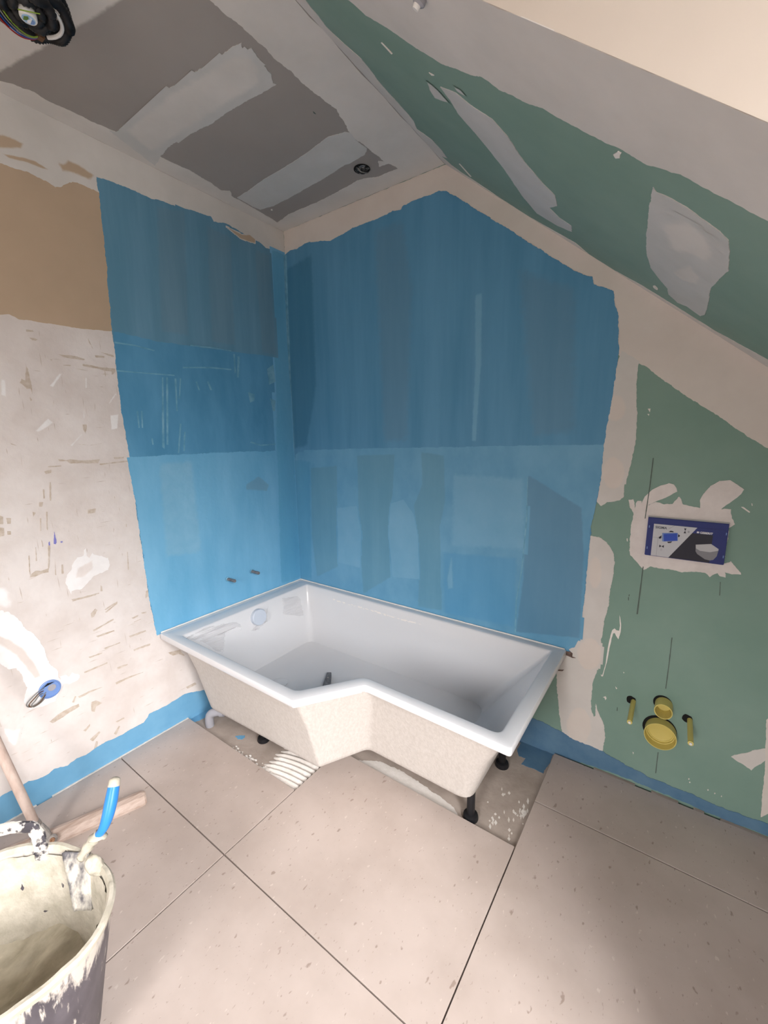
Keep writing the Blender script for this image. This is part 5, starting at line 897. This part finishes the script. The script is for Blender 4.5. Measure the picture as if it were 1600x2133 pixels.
corr('feed_conduit', [(CX-.06, CY+.01, CZ+.024), (CX-.075, CY-.03, CZ+.05), (CX-.06, CY-.06, CZ+.09), (CX-.05, CY-.06, H+.01)], .0105, 'black_plastic', cc)
for k, mk in enumerate(('wire_red', 'wire_blue', 'wire_grey', 'wire_green')):
    e = .004*k
    bm = bmesh.new(); tube(bm, smooth_path([(CX-.02+e, CY-.07, CZ+.01), (CX-.058+e*1.3, CY-.040+e, CZ-.008), (CX-.082+e*1.5, CY+.002+e*.4, CZ-.008), (CX-.078+e*.8, CY+.030, CZ-.002), (CX-.066+e*.5, CY+.042, CZ+.006)], 6), .0016, 8); link('wire', bm, get(mk), cc, smooth=True)
bm = bmesh.new(); box(bm, (CX-.074, CY+.036, CZ+.000), (CX-.054, CY+.050, CZ+.012), .002); link('connector', bm, get('wire_brown'), cc)
bm = bmesh.new(); tube(bm, smooth_path([(CX+.004, CY-.020, CZ-.014), (CX+.022, CY-.004, CZ-.017), (CX+.028, CY+.014, CZ-.012)], 5), .0011, 8); link('wire', bm, get('wire_green'), cc, smooth=True)

t = empty('cable_outlet'); tag(t, 'round hole cut in the ceiling board near the corner with foil and cable inside', 'cable outlet')
HX, HY = .687, -.180
bm = bmesh.new(); lathe(bm, [(.0, .0004), (.034, .0004), (.0345, .0022), (.0, .0023)], (HX, HY, H-.0004), (0, 0, -1), 28); link('cut_hole', bm, get('hole'), t)
bm = bmesh.new()
vs = [[None]*9 for _ in range(9)]
for i in range(9):
    for j in range(9):
        a, b = (i-4)/4, (j-4)/4; k = .030/max(1, math.hypot(a, b)/max(abs(a), abs(b), 1e-6))
        vs[i][j] = bm.verts.new((HX+a*k+.003, HY+b*k, H-.004-.007*abs(noise.noise(Vector((a*2.2, b*2.2, 7))))))
for i in range(8):
    for j in range(8):
        if noise.noise(Vector((i*.5, j*.5, 3))) > -.12: bm.faces.new((vs[i][j], vs[i+1][j], vs[i+1][j+1], vs[i][j+1]))
link('crumpled_foil', bm, get('foil'), t)
for k in range(3):
    bm = bmesh.new(); tube(bm, smooth_path([(HX-.02+.012*k, HY-.02, H+.002), (HX-.012+.012*k, HY-.012+.004*k, H-.014), (HX+.008+.008*k, HY+.012, H-.013), (HX+.02, HY+.022, H+.002)], 5), .0028, 8); link('cable', bm, get(('black_plastic', 'wire_grey', 'black_plastic')[k]), t, smooth=True)

t = empty('cable_clip'); tag(t, 'small grey plastic clip on the compound above the green sloping ceiling', 'clip')
# stands proud of the sloping ceiling near the dormer cheek
bs = Vector((1.507, -1.086, zs(1.507))); nn = -nS
bm = bmesh.new(); lathe(bm, [(.0, 0), (.011, 0), (.011, .008), (.008, .011), (.0, .011)], bs, nn, 16); link('clip_body', bm, get('pipe_grey'), t, smooth=40)
bm = bmesh.new(); lathe(bm, [(.0, 0), (.006, 0), (.005, .006), (.0, .006)], bs+nn*.011, nn, 12); link('clip_nib', bm, get('white_plastic'), t, smooth=40)

# ------------------------------------------------------------------ mixing bucket with plaster
bk = empty('mixing_bucket'); tag(bk, 'black plaster-smeared flexible bucket half full of cream plaster', 'bucket')
rim = [(.592,-1.610),(.632,-1.556),(.700,-1.506),(.800,-1.474),(.885,-1.468),(.952,-1.492),(1.002,-1.545),(1.016,-1.615),(1.004,-1.70),(.962,-1.790),(.880,-1.850),(.780,-1.862),(.680,-1.825),(.612,-1.755),(.582,-1.685)]
RB = smooth_path([(x, y, 0) for x, y in rim], 6, True); NB = len(RB); HB = .36
ctr = Vector((.805, -1.665, 0))
def bring(t, z, grow=0, wob=0):
    out = []
    for k, p in enumerate(RB):
        q = p-ctr; L_ = q.length; c = ctr+q.normalized()*.155
        r = c.lerp(p, t)+q.normalized()*grow
        out.append(Vector((r.x, r.y, z+wob*noise.noise(Vector((k*.45, 3, 1)))+wob*.6*noise.noise(Vector((k*1.4, 7, 1))))))
    return out
def skin(bm, rings, cap0=False, cap1=False):
    R_ = [[bm.verts.new(p) for p in r] for r in rings]; n = len(R_[0])
    for A, B in zip(R_, R_[1:]):
        for k in range(n): bm.faces.new((A[k], A[(k+1) % n], B[(k+1) % n], B[k]))
    if cap0: bm.faces.new(R_[0])
    if cap1: bm.faces.new(R_[-1])
    bmesh.ops.recalc_face_normals(bm, faces=bm.faces)
    return R_
ts = [0, .08, .2, .35, .5, .65, .8, .92, 1]
def bucket_mat():
    m = mat('smeared_bucket', (.045,.04,.05), (.10,.09,.105), (12, 12, 5), rough=.4, spec=.5)
    n = m.node_tree.nodes; l = m.node_tree.links; p = n['Principled BSDF']; t = n['Texture Coordinate']
    base = p.inputs['Base Color'].links[0].from_socket
    sx = n.new('ShaderNodeSeparateXYZ'); l.new(t.outputs['Object'], sx.inputs[0])
    for sc, lo, hi, zk in (((26, 26, 5), .64, .74, .85), ((70, 70, 7), .63, .74, .35)):
        mp = n.new('ShaderNodeMapping'); mp.inputs['Scale'].default_value = sc; l.new(t.outputs['Object'], mp.inputs[0])
        no = n.new('ShaderNodeTexNoise'); no.inputs['Scale'].default_value = 1; no.inputs['Detail'].default_value = 6; no.inputs['Roughness'].default_value = .65; no.inputs['Distortion'].default_value = .6; l.new(mp.outputs[0], no.inputs['Vector'])
        hz = n.new('ShaderNodeMapRange'); hz.inputs['From Min'].default_value = .22; hz.inputs['From Max'].default_value = .36; hz.inputs['To Max'].default_value = zk*.35; l.new(sx.outputs['Z'], hz.inputs['Value'])
        ad = n.new('ShaderNodeMath'); ad.operation = 'ADD'; l.new(no.outputs['Fac'], ad.inputs[0]); l.new(hz.outputs[0], ad.inputs[1])
        r = n.new('ShaderNodeMapRange'); r.inputs['From Min'].default_value = lo; r.inputs['From Max'].default_value = hi; l.new(ad.outputs[0], r.inputs['Value'])
        mx = n.new('ShaderNodeMix'); mx.data_type = 'RGBA'; l.new(r.outputs[0], mx.inputs[0]); l.new(base, mx.inputs[6]); mx.inputs[7].default_value = (.54,.50,.445,1); base = mx.outputs[2]
    l.new(base, p.inputs['Base Color']); return m
BM_ = bucket_mat()
bm = bmesh.new(); skin(bm, [bring(t, HB*t+.001) for t in ts]+[bring(1, HB, -.007)]+[bring(t, HB*t, -.008) for t in ts[::-1][1:-1]]+[bring(0, .012, -.008)], True, True)
link('bucket_body', bm, BM_, bk, smooth=40)
bm = bmesh.new(); skin(bm, [bring(.97, HB-.012, .004, .004), bring(1, HB, .005, .002), bring(1, HB+.006, .001, .003), bring(1, HB+.006, -.007, .003), bring(.97, HB-.006, -.012, .003)])
o = link('plastered_rim', bm, get('cream'), bk, smooth=40); o['label'] = 'cream plaster caked along the bucket rim'
bm = bmesh.new(); rings = []
for t in (.96, .9, .82, .72, .62, .52, .42, .34):
    rr = bring(t, HB*t, -.0125)
    for k, p in enumerate(rr):
        q = (ctr-p); q.z = 0; q.normalize(); p += q*(.007*noise.noise(Vector((k*.35, t*9, 2)))+.005*noise.noise(Vector((k*.9, t*26, 5))))
    rings.append(rr)
skin(bm, rings); o = link('plaster_coating', bm, get('cream'), bk, smooth=True)
SPEC['wet_plaster'] = dict(c1=(.36,.32,.24), c2=(.62,.57,.46), sc=(16, 9, 16), rough=.6, bump=.8, bsc=45, contrast=(.3, .62))
bm = bmesh.new(); rings = []
for s in (1, .9, .8, .7, .6, .5, .4, .3, .2, .1):
    rr = bring(.40, 0, -.010)
    for k, p in enumerate(rr):
        q = p-ctr; q.z = 0; p.x, p.y = ctr.x+q.x*s, ctr.y+q.y*s
        p.z = .135+.034*noise.noise(Vector((p.x*14+p.y*5, p.y*6, 3)))+.018*noise.noise(Vector((p.x*34+p.y*16, p.y*12, 8)))+.02*max(0, s-.7)
    rings.append(rr)
skin(bm, rings, False, True); stuff(link('wet_plaster', bm, get('wet_plaster'), bk, smooth=True))
# two carrying handles, strap-shaped, standing above the rim
def handle(p0, p1, outw, hgt):
    p0, p1, outw = Vector(p0), Vector(p1), Vector(outw)
    path = smooth_path([p0+Vector((0,0,-.03)), p0+Vector((0,0,hgt*.35)), p0.lerp(p1,.06)+Vector((0,0,hgt*.80))+outw*.2, p0.lerp(p1,.16)+Vector((0,0,hgt))+outw*.35, p0.lerp(p1,.5)+Vector((0,0,hgt*1.06))+outw*.5, p0.lerp(p1,.84)+Vector((0,0,hgt))+outw*.35, p0.lerp(p1,.94)+Vector((0,0,hgt*.80))+outw*.2, p1+Vector((0,0,hgt*.35)), p1+Vector((0,0,-.03))], 5)
    bm = bmesh.new(); rings = []
    al = (p1-p0).normalized(); ow = outw.normalized()
    for i, p in enumerate(path):
        d = (path[min(i+1, len(path)-1)]-path[max(i-1, 0)]).normalized(); nb = ow.cross(d).normalized()
        w_ = .0145; th = .0055
        rings.append([bm.verts.new(p+ow*a*th+nb*b*w_+Vector((noise.noise(p*60), noise.noise(p*70), noise.noise(p*80)))*.0015) for a, b in ((-1,-.7),(-.6,-1),(.6,-1),(1,-.7),(1,.7),(.6,1),(-.6,1),(-1,.7))])
    for A, B in zip(rings, rings[1:]):
        for k in range(8): bm.faces.new((A[k], A[(k+1) % 8], B[(k+1) % 8], B[k]))
    bm.faces.new(rings[0][::-1]); bm.faces.new(rings[-1]); bmesh.ops.recalc_face_normals(bm, faces=bm.faces)
    link('handle', bm, SM, bk, smooth=40)
SM = mat('smeared_handle', (.06,.055,.065), (.74,.70,.64), (30, 30, 30), rough=.6, contrast=(.42, .50), bump=.5, bsc=60)
handle((.668,-1.540,HB), (.572,-1.655,HB), (-.02,.018,0), .062)
handle((.90,-1.845,HB), (.78,-1.858,HB), (.02,-.018,0), .05)

# trowel standing in the bucket against its wall
tr = empty('plaster_knife'); tag(tr, 'plastering knife with blue handle standing in the bucket', 'trowel')
bl = [Vector((.733,-1.512,.366)), Vector((.795,-1.478,.372)), Vector((.826,-1.497,.245)), Vector((.794,-1.522,.245))]
bn = (bl[1]-bl[0]).cross(bl[3]-bl[0]).normalized()
bm = bmesh.new(); nU, nV = 10, 16; gT, gB_ = [], []
for i in range(nU+1):
    a = []; b = []
    for j in range(nV+1):
        u, v = i/nU, j/nV
        p = bl[0].lerp(bl[1], u).lerp(bl[3].lerp(bl[2], u), v)
        n1 = .0028*noise.noise(p*70)+.002*noise.noise(p*160)
        ed = .003 if i in (0, nU) else 0
        a.append(bm.verts.new(p+bn*(.0025+n1+ed))); b.append(bm.verts.new(p-bn*(.0025+n1*.5+ed)))
    gT.append(a); gB_.append(b)
for i in range(nU):
    for j in range(nV):
        bm.faces.new((gT[i][j], gT[i+1][j], gT[i+1][j+1], gT[i][j+1])); bm.faces.new((gB_[i][j+1], gB_[i+1][j+1], gB_[i+1][j], gB_[i][j]))
for j in range(nV):
    for i in (0, nU): bm.faces.new((gT[i][j], gT[i][j+1], gB_[i][j+1], gB_[i][j]))
for i in range(nU):
    for j in (0, nV): bm.faces.new((gT[i][j], gB_[i][j], gB_[i+1][j], gT[i+1][j]))
bmesh.ops.recalc_face_normals(bm, faces=bm.faces)
BLM = mat('smeared_blade', (.13,.125,.135), (.66,.62,.54), (30, 30, 18), rough=.5, contrast=(.40, .62), bump=.5, bsc=70)
link('blade', bm, BLM, tr, smooth=True)
bm = bmesh.new(); tube(bm, smooth_path([(.775,-1.488,.355),(.792,-1.472,.392),(.806,-1.456,.412)], 5), [.012+.002*math.sin(k*2.1) for k in range(11)], 10); link('neck', bm, get('cream'), tr, smooth=True)
hp = smooth_path([(.803,-1.461,.408),(.813,-1.449,.425),(.811,-1.435,.447),(.802,-1.420,.474),(.790,-1.405,.503),(.783,-1.397,.520)], 6)
def gripr(u): return .0085+.0062*math.sin(min(1, u/.62)*math.pi/2)**1.5-(.0045*((u-.62)/.38)**1.5 if u > .62 else 0)-(.0055*((u-.93)/.07)**2 if u > .93 else 0)
bm = bmesh.new(); nh = len(hp); tube(bm, hp, [gripr(i/(nh-1)) for i in range(nh)], 14); gr = link('grip', bm, get('blue_grip'), tr, smooth=True); gr['label'] = 'blue plastic grip'
i0 = int(nh*.78)
bm = bmesh.new(); rr_ = [gripr(i/(nh-1))+.0009+.0008*noise.noise(Vector((i*2.3, 0, 0))) for i in range(i0, nh)]; tube(bm, [*hp[i0:nh-1], hp[-1]+(hp[-1]-hp[-2])*.3], rr_, 14)
link('plaster_smear', bm, get('cream'), gr, smooth=True)
bm = bmesh.new()
lathe(bm, [(.0, 0), (.018, .001), (.021, .004), (.013, .010), (.009, .011), (.0, .011)], (.804,-1.460,.404), (-.1,.3,.95), 16)
for v in bm.verts: v.co += Vector((noise.noise(v.co*90), noise.noise(v.co*95), noise.noise(v.co*99)*.5))*.005
link('guard', bm, get('cream'), tr, smooth=True)
bm = bmesh.new(); bmesh.ops.create_icosphere(bm, subdivisions=3, radius=.026, matrix=Matrix.Translation((.835,-1.480,.362)) @ Matrix.Diagonal((.8, .6, 1.1, 1)))
for v in bm.verts: v.co += Vector((noise.noise(v.co*50), noise.noise(v.co*55), noise.noise(v.co*60)))*.010
link('plaster_blob', bm, get('cream'), bk, smooth=True)

# ------------------------------------------------------------------ wooden floor squeegee leaning on the left wall
sq = empty('wooden_squeegee'); tag(sq, 'weathered wooden squeegee on the floor, its pole leaning on the left wall', 'squeegee')
a0, a1 = Vector((.330,-1.158,0)), Vector((.118,-1.745,0)); d = (a1-a0).normalized(); sd = Vector((-d.y, d.x, 0))
if sd.x < 0: sd = -sd
bm = bmesh.new()
sec = [(-.024,.0005),(.026,.0005),(.027,.012),(.012,.031),(-.006,.036),(-.022,.032)]
rings = []
for s, k in ((0, .55), (.006, .86), (.016, 1), (.3, 1), (.6, 1), (.608, .8), (.614, .5)):
    rings.append([bm.verts.new(a0+d*s+sd*(c*k)+Vector((0, 0, .0005+(h-.0005)*(.5+.5*k)))) for c, h in sec])
for A, B in zip(rings, rings[1:]):
    for k in range(6): bm.faces.new((A[k], A[(k+1) % 6], B[(k+1) % 6], B[k]))
bm.faces.new(rings[0][::-1]); bm.faces.new(rings[-1]); bmesh.ops.recalc_face_normals(bm, faces=bm.faces)
link('board', bm, get('wood'), sq, smooth=25)
jb = a0+d*.312
pb = Vector((jb.x-.012, jb.y-.004, .034))
ptop = Vector((.016, -1.590, 1.02))
pd = (ptop-pb).normalized()
# the pole crosses the picture edge about 0.4 m up
bm = bmesh.new(); tube(bm, [pb+pd*(.98*k/12) for k in range(13)], [.0145+.0006*noise.noise(Vector((k*1.7, 0, 0))) for k in range(13)], 14); link('pole', bm, get('pole_wood'), sq, smooth=40)
bm = bmesh.new(); lathe(bm, [(.0145, 0), (.019, .001), (.0185, .035), (.016, .060), (.0145, .060)], pb-pd*.004, pd, 16); link('socket', bm, get('steel'), sq, smooth=40)
bm = bmesh.new(); prism(bm, [jb+d*.035+sd*.020+Vector((0,0,.024)), jb-d*.030+sd*.022+Vector((0,0,.022)), jb-d*.020+sd*.004+Vector((0,0,.050)), jb-d*.004-sd*.004+Vector((0,0,.078)), jb+d*.018-sd*.004+Vector((0,0,.070)), jb+d*.030+sd*.004+Vector((0,0,.046))], -sd*.010)
bmesh.ops.bevel(bm, geom=bm.edges[:], offset=.0015, segments=1, affect='EDGES'); link('bracket', bm, get('steel'), sq)
bj = jb-d*.028+sd*.022+Vector((0,0,.026))
bm = bmesh.new(); lathe(bm, [(.0, 0), (.014, 0), (.014, .010), (.010, .014), (.0, .014)], bj, sd+Vector((0,0,.5)), 14); wn = link('wing_nut', bm, get('steel'), sq, smooth=40)
bm = bmesh.new(); lathe(bm, [(.0, .013), (.0075, .013), (.0075, .019), (.004, .020), (.0, .017)], bj, sd+Vector((0,0,.5)), 12); link('rusty_bolt', bm, get('rust'), wn, smooth=40)
